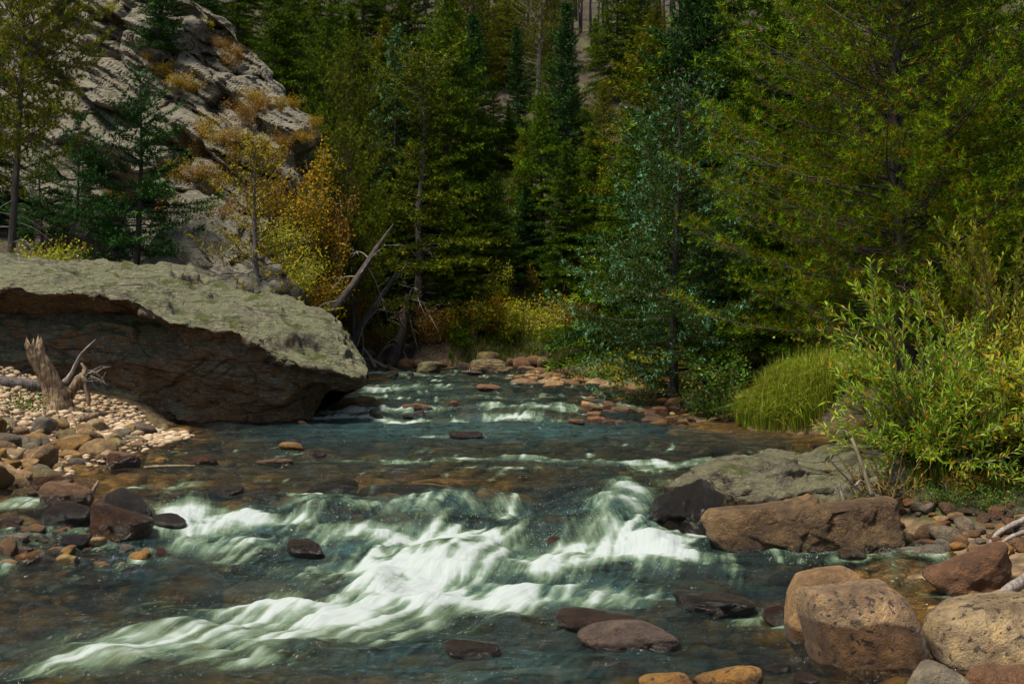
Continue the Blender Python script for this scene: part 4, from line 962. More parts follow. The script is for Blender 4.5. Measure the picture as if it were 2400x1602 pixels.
# flow coordinates for the material's fine streaks
sU = WX - np.cumsum(np.zeros_like(WX), 0) ; 
sU = WX + 0.42 * sstep(11.2, 8.0, WY) * (WY - 11.2) * -1.0 + 0.35 * fbm(WX * .7, WY * .7, 0 * WX, 3, 321)
wm = mesh_np('river_water', np.stack([WX, WY, h], -1).reshape(-1, 3), grid_faces(len(wxs), len(wys)),
             {'foam': foam.ravel(), 'depth': depth.ravel(), 'aer_sky': aer_sky.ravel(), 'flow': np.stack([sU, WY, 0 * h], -1).reshape(-1, 3)})
k = NT('river_water')
fo = k.attr('foam').outputs['Fac']; dp = k.attr('depth').outputs['Fac']; flw = k.attr('flow').outputs['Vector']
pos = k.n('ShaderNodeNewGeometry').outputs['Position']
str1 = k.noise(k.scale(flw, (30.0, 2.6, 1.0)), 1.0, 5, 0.55, 0.3)
str2 = k.noise(k.scale(flw, (90.0, 7.0, 1.0)), 1.0, 3, 0.6)
rip = k.noise(k.scale(pos, (2.6, 5.5, 4.0)), 1.0, 6, 0.66, 0.5)
rip2 = k.noise(k.scale(pos, (12.0, 26.0, 8.0)), 1.0, 3, 0.6, 0.3)
ff = k.math('ADD', fo, k.math('MULTIPLY', k.math('SUBTRACT', k.math('ADD', k.math('MULTIPLY', str1, .7), k.math('MULTIPLY', str2, .3)), 0.5), k.ramp(fo, 0.02, 0.35, 0, 0.6)))
spk = k.math('MULTIPLY', k.ramp(k.noise(k.scale(flw, (75.0, 24.0, 1.0)), 1.0, 2, 0.6, .4), 0.62, 0.72, 0, 0.75), k.ramp(fo, 0.015, 0.16))
thick = k.math('MAXIMUM', k.ramp(ff, 0.06, 1.05), spk)
hb = k.math('ADD', k.math('ADD', k.math('MULTIPLY', rip, 1.0), k.math('MULTIPLY', rip2, 0.22)), k.math('MULTIPLY', str1, k.ramp(fo, 0, .3, 0.05, 0.35)))
nb_ = k.bump(hb, 1.0, 0.20)
tint = k.mix(k.ramp(dp, 0.0, 0.5), (0.95, 0.88, 0.68), (0.42, 0.40, 0.22))
tr = k.n('ShaderNodeBsdfTransparent', {'Color': tint})
gl = k.n('ShaderNodeBsdfGlossy', {'Color': (0.97, 0.98, 1.0), 'Roughness': 0.045, 'Normal': nb_})
fr = k.n('ShaderNodeFresnel', {'IOR': 1.33, 'Normal': nb_})
bod_sky = k.n('ShaderNodeBsdfDiffuse', {'Color': (0.045, 0.105, 0.108)})  # water body colour; its teal also stands in for reflected sky
bmx = k.n('ShaderNodeMixShader', {0: k.math('MULTIPLY', k.math('MULTIPLY', k.ramp(dp, 0.08, 0.4, 0.0, 1.1), k.attr('aer_sky').outputs['Fac']), k.ramp(k.math('ADD', k.math('MULTIPLY', rip, .6), k.math('MULTIPLY', str1, .4)), 0.36, 0.64, 0.06, 0.8))}); k.t.links.new(tr.outputs[0], bmx.inputs[1]); k.t.links.new(bod_sky.outputs[0], bmx.inputs[2])
wmx = k.n('ShaderNodeMixShader', {0: fr.outputs[0]}); k.t.links.new(bmx.outputs[0], wmx.inputs[1]); k.t.links.new(gl.outputs[0], wmx.inputs[2])
fc = k.mix(k.math('MAXIMUM', k.ramp(ff, 0.45, 1.05), spk), k.mix(k.ramp(ff, 0.1, 0.5), (0.10, 0.18, 0.11), (0.28, 0.40, 0.24)), (0.62, 0.69, 0.69))
nf = k.bump(k.math('ADD', str1, k.math('MULTIPLY', str2, .4)), 0.35, 0.05)
fd = k.n('ShaderNodeBsdfDiffuse', {'Color': fc, 'Normal': nf}); ft = k.n('ShaderNodeBsdfTranslucent', {'Color': fc})
fmx = k.n('ShaderNodeMixShader', {0: 0.35}); k.t.links.new(fd.outputs[0], fmx.inputs[1]); k.t.links.new(ft.outputs[0], fmx.inputs[2])
al = k.n('ShaderNodeMixShader', {0: k.math('MULTIPLY', thick, 0.88)}); k.t.links.new(wmx.outputs[0], al.inputs[1]); k.t.links.new(fmx.outputs[0], al.inputs[2])
M['water'] = k.surf(al.outputs[0])
tag(link('river_water', wm, M['water']), 'fast mountain river with white rapids', kind='structure')
# ------------------------------------------------------------------ conifers
def blades(b, P, D, n, ln, wd, rng, spread=0.75, tone_lo=0.0, tone_hi=1.0, fwd=0.75, tipmask=None, grav=0.0, flatv=0.7):
    """n thin blades at each point P along direction D"""
    m = len(P)
    if m == 0: return
    P = np.repeat(P, n, 0); D = np.repeat(D, n, 0)
    r = norm(rng.normal(size=P.shape))
    d = norm(D * fwd + r * spread + np.array([0, 0, -grav]))
    L = ln * rng.uniform(0.65, 1.25, len(P))[:, None]
    w = norm(np.cross(d, np.array([0, 0, 1.0]) + flatv * rng.normal(size=P.shape))) * (wd * rng.uniform(0.7, 1.3, len(P)))[:, None] * 0.5
    v = np.stack([P - w, P + w, P + d * L], 1).reshape(-1, 3)
    f = np.arange(len(P) * 3).reshape(-1, 3)
    t = rng.uniform(tone_lo, tone_hi, len(P))
    if tipmask is not None:
        tm = np.repeat(tipmask, n, 0); t = np.where(tm & (rng.uniform(size=len(P)) < .5), rng.uniform(0.9, 1.0, len(P)), t)
    b.add(v, f, np.repeat(t, 3))

def conifer(seed, H, R, z0, nb, dens=9.0, twl=0.42, bl=0.10, bw=0.028, per=3, droop=0.35, rise=0.15, tipup=0.15, prof=None, irregular=0.25, node=0.10, tuft=False, curve=None,
            gaps=0.0, dead=0, trunk_r=None, spread=0.75, tiplen=0.12, hang=0.0, fwd=0.75, minlen=0.12, side_fill=1.0):
    rng = np.random.default_rng(seed)
    cr, tr, dd = Buf(), Buf(), Buf()
    tz = np.linspace(-0.3, H, 26)
    ph = rng.uniform(0, 6.28, 2); wob = 0.012 * H
    def axis(z):
        z = np.asarray(z, float); u = z / H
        bx = wob * np.sin(u * 4 + ph[0]); by = wob * np.sin(u * 3.3 + ph[1])
        if curve is not None:
            bx = bx + np.interp(u, curve[0], curve[1])
        return np.stack([bx, by, z], -1)
    r0 = trunk_r if trunk_r else 0.02 + H * 0.0125
    rad = np.maximum(r0 * (1 - np.clip(tz / H, 0, 1)) ** 0.8, 0.008); rad[0:2] *= 1.25
    tube(tr, axis(tz), rad, 9, 0.4, rough=0.06, rng=rng)
    prof = prof or (lambda u: (1 - u) ** 0.85)
    for i in range(nb):
        u = ((i + rng.uniform(0, 1)) / nb) ** 0.9
        h = z0 + (H * 0.985 - z0) * u
        if rng.uniform() < gaps: continue
        az = i * 2.39996 + rng.uniform(-.5, .5)
        L = R * prof(u) * (1 + irregular * rng.uniform(-1.3, 0.9)) + 0.06
        el = rise + 0.75 * u ** 2 + rng.uniform(-.12, .12)
        t = np.linspace(0, 1, 7)
        dx, dy = math.cos(az), math.sin(az)
        a0 = axis(h)
        zc = L * (math.tan(el) * t - droop * (1 - 0.6 * u) * t ** 2 + tipup * t ** 3)
        side_w = L * 0.08 * rng.uniform(-1, 1) * np.sin(t * 3)
        A = a0 + np.stack([dx * L * t - dy * side_w, dy * L * t + dx * side_w, zc], -1)
        tube(tr, A, np.linspace(min(0.007 + 0.008 * L, r0 * .5), 0.003, 7), 3, 0.6, cap=False)
        tg = norm(np.gradient(A, axis=0))
        nt = max(3, int(L * dens))
        tt_ = np.linspace(0.12 if L < 0.8 else 0.22, 1.0, nt) + rng.uniform(-.02, .02, nt); tt_ = tt_.clip(0, 1)
        Pt = np.stack([np.interp(tt_, t, A[:, j]) for j in range(3)], -1)
        Dt = norm(np.stack([np.interp(tt_, t, tg[:, j]) for j in range(3)], -1))
        sd = norm(np.cross(Dt, np.array([0, 0, 1.0])))
        sg = np.where(np.arange(nt) % 2 == 0, 1.0, -1.0)[:, None]
        up = np.array([0, 0, 1.0]) * rng.uniform(-.25, .35, nt)[:, None] - np.array([0, 0, hang])
        td = norm(Dt * 0.65 + sd * sg * 0.85 * side_fill + up)
        td[-1] = Dt[-1]
        tl = np.maximum(minlen, twl * L * (1.05 - tt_) ** 0.55 * rng.uniform(0.6, 1.2, nt))
        tl = np.minimum(tl, 0.9)
        k_ = np.maximum(2, (tl / node).astype(int))
        idx = np.repeat(np.arange(nt), k_)
        fr = np.concatenate([(np.arange(q) + 0.6) / q for q in k_])
        NP = Pt[idx] + td[idx] * (tl[idx] * fr)[:, None] + rng.normal(0, 0.012, (len(idx), 3))
        NP[:, 2] -= 0.18 * hang * tl[idx] * fr ** 2
        ND = td[idx]
        tip = (fr > 1 - np.minimum(.45, tiplen / tl[idx])) & (tt_[idx] > .45)
        tip = tip & (rng.uniform(size=len(tip)) < .75)
        if tuft:
            ND2 = norm(ND + np.array([0, 0, 0.55]))
            tm = fr > 0.25
            blades(cr, NP[tm], ND2[tm], per, bl, bw, rng, spread, 0.0, 0.9, fwd, tip[tm])
            if rng.uniform() < 0.8:
                for q in range(0, nt, 2):
                    tube(tr, np.stack([Pt[q], Pt[q] + td[q] * tl[q] * 0.95]), [0.005, 0.003], 3, 0.5, cap=False)
        else:
            blades(cr, NP, ND, per, bl, bw, rng, spread, 0.0, 0.9, fwd, tip)
            # needles along the branch itself
            mt = np.linspace(0.25, 1, max(3, int(L / node)))
            blades(cr, np.stack([np.interp(mt, t, A[:, j]) for j in range(3)], -1), np.repeat(tg[3][None], len(mt), 0), per, bl, bw, rng, 0.9, 0.0, 0.9, 0.5)
    for i in range(dead):
        h = rng.uniform(0.06 * H, max(z0 * 1.25, 0.3 * H)); az = rng.uniform(0, 6.28); L = R * rng.uniform(0.35, 0.85)
        dirv = np.array([math.cos(az), math.sin(az), rng.uniform(-.35, .05)])
        pts = curve_pts([axis(h), axis(h) + dirv * L * .5 + rng.normal(0, .05, 3), axis(h) + dirv * L + np.array([0, 0, -.25 * L]) + rng.normal(0, .08, 3)], 7)
        tube(dd, pts, np.linspace(0.014, 0.004, 7), 4, 0.6)
        for q in range(4):
            a_ = pts[2 + q % 5]; e = a_ + (norm(rng.normal(size=3)) * .6 + dirv * .5) * rng.uniform(.12, .4) * L * .7
            tube(dd, curve_pts([a_, (a_ + e) / 2 + rng.normal(0, .03, 3), e], 4), np.linspace(.007, .003, 4), 3, 0.6, cap=False)
    return dict(crown=buf_mesh('crown', cr, False), trunk=buf_mesh('trunk', tr), dead=buf_mesh('dead_branches', dd) if dead else None, H=H, n=len(cr.f))

PT = {}
PT['spruce'] = conifer(11, 10.0, 2.6, 0.9, 185, dens=13, twl=.5, per=10, bl=0.16, bw=0.027, node=0.15, droop=0.45, rise=0.10, hang=.12, dead=26, irregular=.4)
PT['spruce2'] = conifer(12, 10.0, 2.4, 0.7, 155, dens=13, twl=.5, per=10, bl=0.16, bw=0.027, node=0.15, droop=0.5, rise=0.15, hang=.2, irregular=.5, dead=20, prof=lambda u: (1 - u) ** .7)
PT['spire'] = conifer(13, 10.0, 1.35, 0.5, 280, dens=10, per=7, bl=0.16, bw=0.034, node=0.15, droop=0.30, rise=0.0, tipup=.3, irregular=.25, prof=lambda u: (1 - u) ** 0.55 * (0.8 + .2 * math.cos(u * 40)))
PT['pine'] = conifer(14, 10.0, 2.1, 2.6, 150, dens=8, per=15, bl=0.16, bw=0.02, node=0.14, droop=0.0, rise=0.25, tipup=.15, irregular=.45, gaps=.10, tuft=True, prof=lambda u: (0.55 + 0.45 * math.sin(u * 2.6 + .3)) * (1 - u ** 4), dead=14)
PT['ragged'] = conifer(15, 7.6, 2.4, 0.8, 120, dens=14, twl=.48, per=9, bl=0.12, bw=0.024, node=0.13, droop=0.35, rise=0.12, irregular=.5, hang=.1, dead=30,
                       prof=lambda u: max(0.10, (1 - u * 1.30)) if u < .72 else 0.10 + .28 * max(0, math.sin((u - .72) / .28 * 3.1)), curve=([0, .45, .6, .75, 1], [0.0, -.12, .05, .12, .02]))
PT['blue'] = conifer(16, 6.6, 2.4, 0.2, 128, dens=16, twl=.5, per=10, bl=0.085, bw=0.015, node=0.085, droop=0.30, rise=0.05, tipup=.42, irregular=.55, hang=.30, tiplen=.14, prof=lambda u: (1 - u) ** .7, dead=6)
PT['left'] = conifer(17, 4.2, 1.6, 0.5, 78, dens=17, twl=.46, per=10, bl=0.08, bw=0.017, node=0.085, droop=0.15, rise=-.02, tipup=.22, irregular=.4, gaps=.06, tiplen=.14, prof=lambda u: (1 - u) ** .75)
PT['young'] = conifer(18, 3.6, 1.1, 0.3, 110, dens=10, per=4, bl=0.065, bw=0.022, node=0.08, droop=0.05, rise=.10, tipup=.12, irregular=.45, gaps=.10, prof=lambda u: (1 - u) ** .7)
PT['hero_pine'] = conifer(19, 9.5, 3.3, 1.45, 235, dens=11, twl=0.36, per=26, bl=0.105, bw=0.0075, node=0.125, droop=0.22, rise=0.05, tipup=.36, irregular=.30, tuft=True, spread=.72, fwd=.62, tiplen=.16, minlen=.2, trunk_r=.17,
                          prof=lambda u: (1.05 - u * .75) * (.8 + .2 * math.sin(min(1, u * 4) * 1.57)))

tree_n = [0]
def tree(kind, mat, label, x, y, top_z=None, scale=None, rotz=0.0, name='spruce_tree', group=None, bark='bark_dark', color=(1, 1, 1), lean=(0, 0), wide=1.0, dead=True, gz=None, cat='tree'):
    p_ = PT[kind]; tree_n[0] += 1
    z = float(gz1(np.array([x]), np.array([y]))[0]) if gz is None else gz
    s = scale if scale else (top_z - z) / p_['H']
    e = link(name, None, None, None, (x, y, z - 0.05), (lean[0], lean[1], rotz), (s * wide, s * wide, s))
    tag(e, label, cat, group)
    link('trunk', p_['trunk'], M[bark], e)
    o = link('crown', p_['crown'], M[mat], e); o.color = (*color, 1)
    if dead and p_['dead']: link('dead_branches', p_['dead'], M['deadwood'], e)
    return e
def tree_px(kind, mat, label, px, top, Y, **kw):
    t = at(px, top, Y)
    return tree(kind, mat, label, t[0], Y, t[2], **kw)

# hero trees
tree_px('hero_pine', 'needle_pine', 'big bright green pine filling the right side behind the willow', 2125, -420, 15.6, name='pine_tree', rotz=0.6)
tree_px('blue', 'needle_blue', 'blue-green spruce with drooping boughs leaning over the right bank', 1585, 185, 22.6, rotz=0.5, wide=.95, dead=False)
tree_px('left', 'needle_left', 'dark green spruce with bare trunk foot behind the big boulder', 325, 163, 24.6, rotz=0.4)
tree_px('young', 'needle_yellow', 'thin yellow-green young tree in front of the crag', 603, 315, 24.2, rotz=1.0, name='young_larch_tree', bark='bark_grey')
tree_px('left', 'needle_left', 'dusky spruce behind the tall pine trunk at the left edge', 185, 260, 26.4, rotz=2.0, wide=.9)
tree_px('pine', 'needle_light', 'tall pine with dark trunk at the left picture edge', 30, -260, 23.6, rotz=1.3, name='pine_tree', wide=.75, lean=(0, 0.03))
tree_px('spruce', 'needle_left', 'shady spruce in the gap left of the tall pine', -70, 20, 26.5, rotz=0.3, color=(.8, .8, .8))
tree_px('left', 'needle_left', 'small shady spruce at the foot of the left pine', 95, 330, 25.6, rotz=4.0)
c_ = on_crag(372, 118)
tree('spire', 'needle_fir', 'small dark fir growing on a ledge of the crag', c_[0], c_[1] + .1, c_[2] + 3.0, gz=c_[2] - .1, wide=1.5)
c_ = on_crag(760, 480)
tree('pine', 'needle_light', 'crooked flat crowned pine beside the crag', (835 - 1200) / FPX * 31.0, 31.0, at(0, 285, 31.0)[2], name='pine_tree', lean=(0, .10), wide=.75, rotz=2.2, dead=False, color=(.8, .9, .9))
# the middle group across the river
tree_px('ragged', 'needle_light', 'ragged conifer with crooked bare upper trunk across the river', 990, 140, 35.0, rotz=1.0, bark='bark_grey', wide=1.15, color=(.72, .85, .8))
tree_px('spruce', 'needle_spruce', 'broad dark spruce right behind the ragged conifer', 1045, -60, 39.0, rotz=2.0, wide=.8)
tree_px('spruce2', 'needle_blue', 'bluish tipped spruce left of the ragged conifer', 925, 60, 38.5, rotz=3.0, wide=.8)
tree_px('spire', 'needle_fir', 'slender dark spire fir left of the pale bare trunk', 1213, 60, 45.0, rotz=1.0)
tree_px('spire', 'needle_fir', 'tallest blue-green spire fir against the burnt hillside', 1332, 5, 42.0, rotz=2.0, color=(1, 1, 1.15))
tree_px('spruce2', 'needle_spruce', 'fresh green spruce below the two spire firs', 1272, 215, 38.0, rotz=0.2, color=(1.2, 1.2, 1))
tree_px('spruce', 'needle_spruce', 'tall spreading spruce right of the tallest spire fir', 1446, -110, 50.0, rotz=2.7, color=(1.1, 1.0, .7))
tree_px('pine', 'needle_light', 'tall pine with pale bare trunk between the two spire firs', 1262, -190, 47.0, rotz=0.7, name='pine_tree', bark='deadwood', wide=.8)
tree_px('spruce2', 'needle_spruce', 'dark spruce with bare lower boughs at the far water edge', 1165, 400, 35.8, rotz=1.4, color=(.8, .8, .8))
tree_px('spruce', 'needle_spruce', 'dark spruce standing over the far grassy bank', 1330, 330, 36.5, rotz=.9, color=(.75, .8, .8))
tree_px('spruce2', 'needle_light', 'light green conifer left of the blue-green spruce top', 1420, 190, 41.0, rotz=.4)
tree_px('spruce', 'needle_spruce', 'leafy green spruce over the leaning trunks', 905, 400, 34.6, rotz=4.1, wide=.85, color=(.85, .9, .8))
tree_px('spruce2', 'needle_spruce', 'low spruce hanging over the far bank shrubs', 1065, 480, 34.4, rotz=5.1)
tree_px('spruce', 'needle_fir', 'dark spruce rising behind the blue-green spruce', 1610, -80, 29.0, rotz=1.9, color=(.9, .9, .9))
tree_px('spruce2', 'needle_light', 'yellow-green conifer between the bluish spruces', 1530, 60, 36.0, rotz=.8)
tree_px('spruce2', 'needle_spruce', 'green spruce above the crag shoulder', 775, 40, 38.5, rotz=.8, wide=.8, color=(.8, .8, .8))
tree_px('pine', 'needle_light', 'pine with dark stem right of the crag', 830, 110, 36.0, rotz=3.8, name='pine_tree', wide=.75, color=(.7, .8, .8))
tree_px('spruce', 'needle_spruce', 'green spruce behind the crag summit', 640, -60, 42.0, rotz=1.8)
tree_px('spruce2', 'needle_spruce', 'dark spruce on the crag summit', 560, -230, 38.5, rotz=2.8, gz=9.0)
tree_px('spruce', 'needle_fir', 'shadowy spruce at the top of the crag', 475, -160, 37.0, rotz=.8, gz=9.6)
tree_px('spruce2', 'needle_spruce', 'mid-green spruce between the spire fir and the broad dark spruce', 1160, 190, 43.5, rotz=.5)
tree_px('spruce', 'needle_light', 'olive conifer at the foot of the slender spire fir', 1225, 300, 41.5, rotz=1.5)
tree_px('spire', 'needle_spruce', 'thin spruce standing before the burnt hillside at the top', 1395, 40, 54.0, rotz=.3, wide=1.2)
tree_px('spire', 'needle_fir', 'thin dark fir before the burnt hillside left of the tall spreading spruce', 1170, 20, 53.0, rotz=2.3, wide=1.2)
tree_px('spruce', 'needle_light', 'olive conifer half way up the slope behind the tallest spire fir', 1345, 170, 47.0, rotz=1.3, wide=.9)
GF = 'conifers deep in the forest'
for i, (px, top, Y, kd, mt) in enumerate([(850, -160, 47, 'spruce', 'needle_spruce'), (780, -60, 44, 'spruce2', 'needle_spruce'), (700, -200, 50, 'spruce', 'needle_light'), (960, -120, 48, 'spruce', 'needle_spruce'), (1110, -60, 46, 'pine', 'needle_light'), (1110, 30, 43, 'spire', 'needle_fir'),
        (1180, -40, 52, 'spruce', 'needle_light'), (1290, 120, 44, 'spruce', 'needle_spruce'), (1120, 250, 40, 'spruce2', 'needle_spruce'), (1390, 300, 39, 'spruce', 'needle_spruce'), (1480, 250, 34, 'spruce', 'needle_spruce'), (1230, 430, 37.5, 'spruce', 'needle_fir'), (980, 330, 37.5, 'spruce', 'needle_spruce'),
        (850, 230, 40, 'spruce2', 'needle_spruce'), (900, 40, 43, 'spruce', 'needle_light'), (1010, 60, 44, 'spruce2', 'needle_spruce'), (1420, 470, 37, 'spruce', 'needle_fir'), (1690, -120, 30, 'spruce', 'needle_spruce'), (1800, -160, 26, 'spruce2', 'needle_spruce'), (1930, -200, 28, 'spruce', 'needle_spruce'),
        (2060, -180, 24, 'spruce2', 'needle_spruce'), (2200, -200, 26, 'spruce', 'needle_spruce'), (2330, -160, 22, 'spruce2', 'needle_spruce'), (2450, -200, 20, 'spruce', 'needle_spruce'), (1640, 250, 27, 'spruce2', 'needle_spruce'), (1740, 200, 25, 'spruce', 'needle_spruce'), (560, -40, 52, 'spruce', 'needle_spruce'),
        (1490, 380, 29, 'spruce2', 'needle_spruce'), (1850, 300, 22, 'spruce', 'needle_spruce'), (1990, 320, 21, 'spruce2', 'needle_spruce'), (2420, 250, 18.5, 'spruce', 'needle_spruce'), (2280, 330, 19.5, 'spruce2', 'needle_spruce'), (760, 300, 37, 'spruce', 'needle_spruce'), (1060, 180, 41, 'pine', 'needle_light'),
        (1130, -30, 52, 'spruce', 'needle_spruce'), (1205, -60, 56, 'spruce', 'needle_spruce'), (1290, -40, 54, 'spruce2', 'needle_light'), (1500, -60, 52, 'spruce', 'needle_spruce'), (1245, 130, 49, 'spruce2', 'needle_spruce'), (1375, 240, 44, 'spruce', 'needle_spruce'), (1060, -40, 54, 'spruce', 'needle_spruce'), (1545, 10, 44, 'spruce2', 'needle_light'), (1190, 240, 44, 'spruce', 'needle_spruce'), (690, -40, 45, 'spruce2', 'needle_spruce'), (820, 20, 42, 'spruce', 'needle_spruce'), (150, -200, 33, 'spruce', 'needle_spruce'), (-90, -200, 30, 'pine', 'needle_light'), (1150, 560, 36.4, 'spruce2', 'needle_fir'), (1560, 560, 27, 'spruce', 'needle_fir'), (1650, 480, 25, 'spruce', 'needle_fir'), (1370, 620, 36.0, 'spruce2', 'needle_fir')]):
    rr = random.Random(i + 50)
    if px < 560 and Y < 34: continue
    tree_px(kd, mt, 'conifer standing deep in the dark forest behind the river', px, top, Y, rotz=rr.uniform(0, 6), group=GF, color=(rr.uniform(.7, 1.1),) * 3, name='spruce_tree' if kd != 'pine' else 'pine_tree', wide=rr.uniform(1.0, 1.3))

# burnt hillside: a mass of thin dead trunks
rng = np.random.default_rng(9); bf = Buf()
for i in range(1600):
    y = rng.uniform(58, 120); x = rng.uniform(-.12, .25) * y
    z = float(gz1(np.array([x]), np.array([y]))[0]); hh = rng.uniform(3, 7)
    tube(bf, [(x, y, z - .3), (x + rng.uniform(-.2, .2), y, z + hh)], [0.06, 0.02], 3, rng.uniform(0, 1))
tag(link('burnt_forest', buf_mesh('burnt_forest', bf), M['bark_grey']), 'grey dead trunks of burnt forest on the far hillside', 'forest', kind='stuff')

# ------------------------------------------------------------------ broadleaf shrubs
def leaf_tris(P, D, ln, wd, rng, up=None, fold=0.25):
    """pointed leaves: 4 triangles each, folded along the midrib"""
    n = len(P)
    s = norm(np.cross(D, rng.normal(size=D.shape) * .6 + np.array([0, 0, 1.0])))
    nrm_ = norm(np.cross(s, D))
    L = (ln * rng.uniform(.65, 1.2, n))[:, None]; W = (wd * rng.uniform(.75, 1.2, n))[:, None]
    m1 = P + D * L * .33 - nrm_ * W * 0; m2 = P + D * L * .66 - nrm_ * L * .04
    tip = P + D * L - nrm_ * L * .12
    e = nrm_ * W * fold
    v = np.stack([P, m1 + s * W * .5 + e, m1 - s * W * .5 + e, m2 + s * W * .42 + e, m2 - s * W * .42 + e, tip, m1, m2], 1)
    base = (np.arange(n) * 8)[:, None, None]
    f = np.array([[0, 1, 6], [0, 6, 2], [1, 3, 7], [1, 7, 6], [6, 7, 4], [6, 4, 2], [3, 5, 7], [7, 5, 4]])[None] + base
    return v.reshape(-1, 3), f.reshape(-1, 3)
def diamonds(b, P, D, ln, wd, rng):
    n = len(P)
    s = norm(np.cross(D, rng.normal(size=D.shape)))
    L = (ln * rng.uniform(.6, 1.3, n))[:, None]; W = (wd * rng.uniform(.7, 1.2, n))[:, None]
    v = np.stack([P, P + D * L * .45 + s * W * .5, P + D * L, P + D * L * .45 - s * W * .5], 1).reshape(-1, 3)
    base = (np.arange(n) * 4)[:, None, None]
    f = (np.array([[0, 1, 2], [0, 2, 3]])[None] + base).reshape(-1, 3)
    b.add(v, f, np.repeat(rng.uniform(0, 1, n), 4))
def shrub(seed, H, R, stems, nleaf, ln, wd, clump=0.12):
    rng = np.random.default_rng(seed); st_, lf = Buf(), Buf()
    for i in range(stems):
        a = rng.uniform(0, 6.28); r = R * rng.uniform(.2, 1); hh = H * rng.uniform(.55, 1)
        p = curve_pts([(0.05 * math.cos(a), .05 * math.sin(a), -.1), (r * .45 * math.cos(a), r * .45 * math.sin(a), hh * .55), (r * math.cos(a), r * math.sin(a), hh)], 8)
        tube(st_, p, np.linspace(.012, .003, 8), 4, .5)
        for q in range(5):
            s0 = p[rng.integers(2, 8)]; e = s0 + norm(rng.normal(size=3) + (math.cos(a) * .4, math.sin(a) * .4, .5)) * rng.uniform(.15, .4) * R
            tube(st_, [s0, e], [.005, .002], 3, .5, cap=False)
            k_ = max(3, int(nleaf / stems / 5)); tt = rng.uniform(0.2, 1, k_)[:, None]
            P = s0 + (e - s0) * tt + rng.normal(0, clump * R, (k_, 3))
            diamonds(lf, P, norm(rng.normal(size=(k_, 3)) + np.array([0, 0, .1])), ln, wd, rng)
    return dict(stems=buf_mesh('stems', st_), leaves=buf_mesh('leaves', lf, False))
SH = {'a': shrub(1, 1.0, .6, 12, 1500, .065, .042), 'b': shrub(2, 1.0, .8, 14, 1700, .06, .04, .15), 'c': shrub(3, 1.8, .5, 9, 1500, .065, .045, .16), 'low': shrub(4, .45, .8, 16, 1600, .055, .036, .12)}
def shrub_at(kind, mat, label, loc, s=1.0, rz=0.0, group=None, name='shrub', color=(1, 1, 1), cat='shrub'):
    e = link(name, None, None, None, loc, (0, 0, rz), s); tag(e, label, cat, group)
    link('stems', SH[kind]['stems'], M['stem'], e); o = link('foliage', SH[kind]['leaves'], M[mat], e); o.color = (*color, 1)
    return e
rr = random.Random(4)
# on the crag
for (px, py, kd, mt, s) in [(385, 165, 'low', 'leaf_yellow', .75), (420, 195, 'low', 'leaf_yellow', .8), (350, 130, 'low', 'leaf_yellow', .5), (455, 205, 'low', 'leaf_yellow', .6), (550, 155, 'a', 'leaf_orange', .8), (590, 225, 'low', 'leaf_yellow', .7), (615, 235, 'low', 'leaf_yellow', .6),
        (580, 285, 'b', 'leaf_orange', .8), (610, 275, 'a', 'leaf_orange', .7), (480, 315, 'b', 'leaf_yellow', .7), (430, 330, 'low', 'leaf_orange', .8), (515, 330, 'low', 'leaf_yellow', .9), (550, 340, 'b', 'leaf_orange', .6), (475, 355, 'low', 'leaf_orange', .8), (660, 255, 'a', 'leaf_yellow', .5),
        (690, 240, 'low', 'leaf_yellow', .6), (735, 300, 'a', 'leaf_yellow', .5), (720, 320, 'low', 'leaf_yellow', .6), (670, 330, 'low', 'leaf_orange', .6), (410, 400, 'low', 'leaf_yellow', .9), (460, 410, 'low', 'leaf_orange', .9), (560, 390, 'b', 'leaf_yellow', .8), (600, 380, 'a', 'leaf_yellow', .8), (640, 390, 'b', 'leaf_yellow', .8),
        (220, 375, 'b', 'leaf_yellow', .7), (330, 420, 'b', 'leaf_yellow', .6), (280, 460, 'low', 'leaf_yellow', .8), (520, 100, 'low', 'leaf_orange', .6), (480, 60, 'low', 'leaf_olive', .7), (250, 20, 'low', 'leaf_olive', .6), (270, 45, 'low', 'leaf_orange', .5), (430, 440, 'b', 'leaf_yellow', .7), (500, 450, 'b', 'leaf_yellow', .8)]:
    c_ = on_crag(px, py + 12)
    shrub_at(kd, mt, ('low yellow autumn shrub' if mt == 'leaf_yellow' else 'orange-red autumn shrub' if mt == 'leaf_orange' else 'olive green low shrub') + ' rooted in a ledge of the crag', (c_[0], c_[1] - .05, c_[2]), s * .68, rr.uniform(0, 6), 'shrubs on the crag, ' + mt[5:])
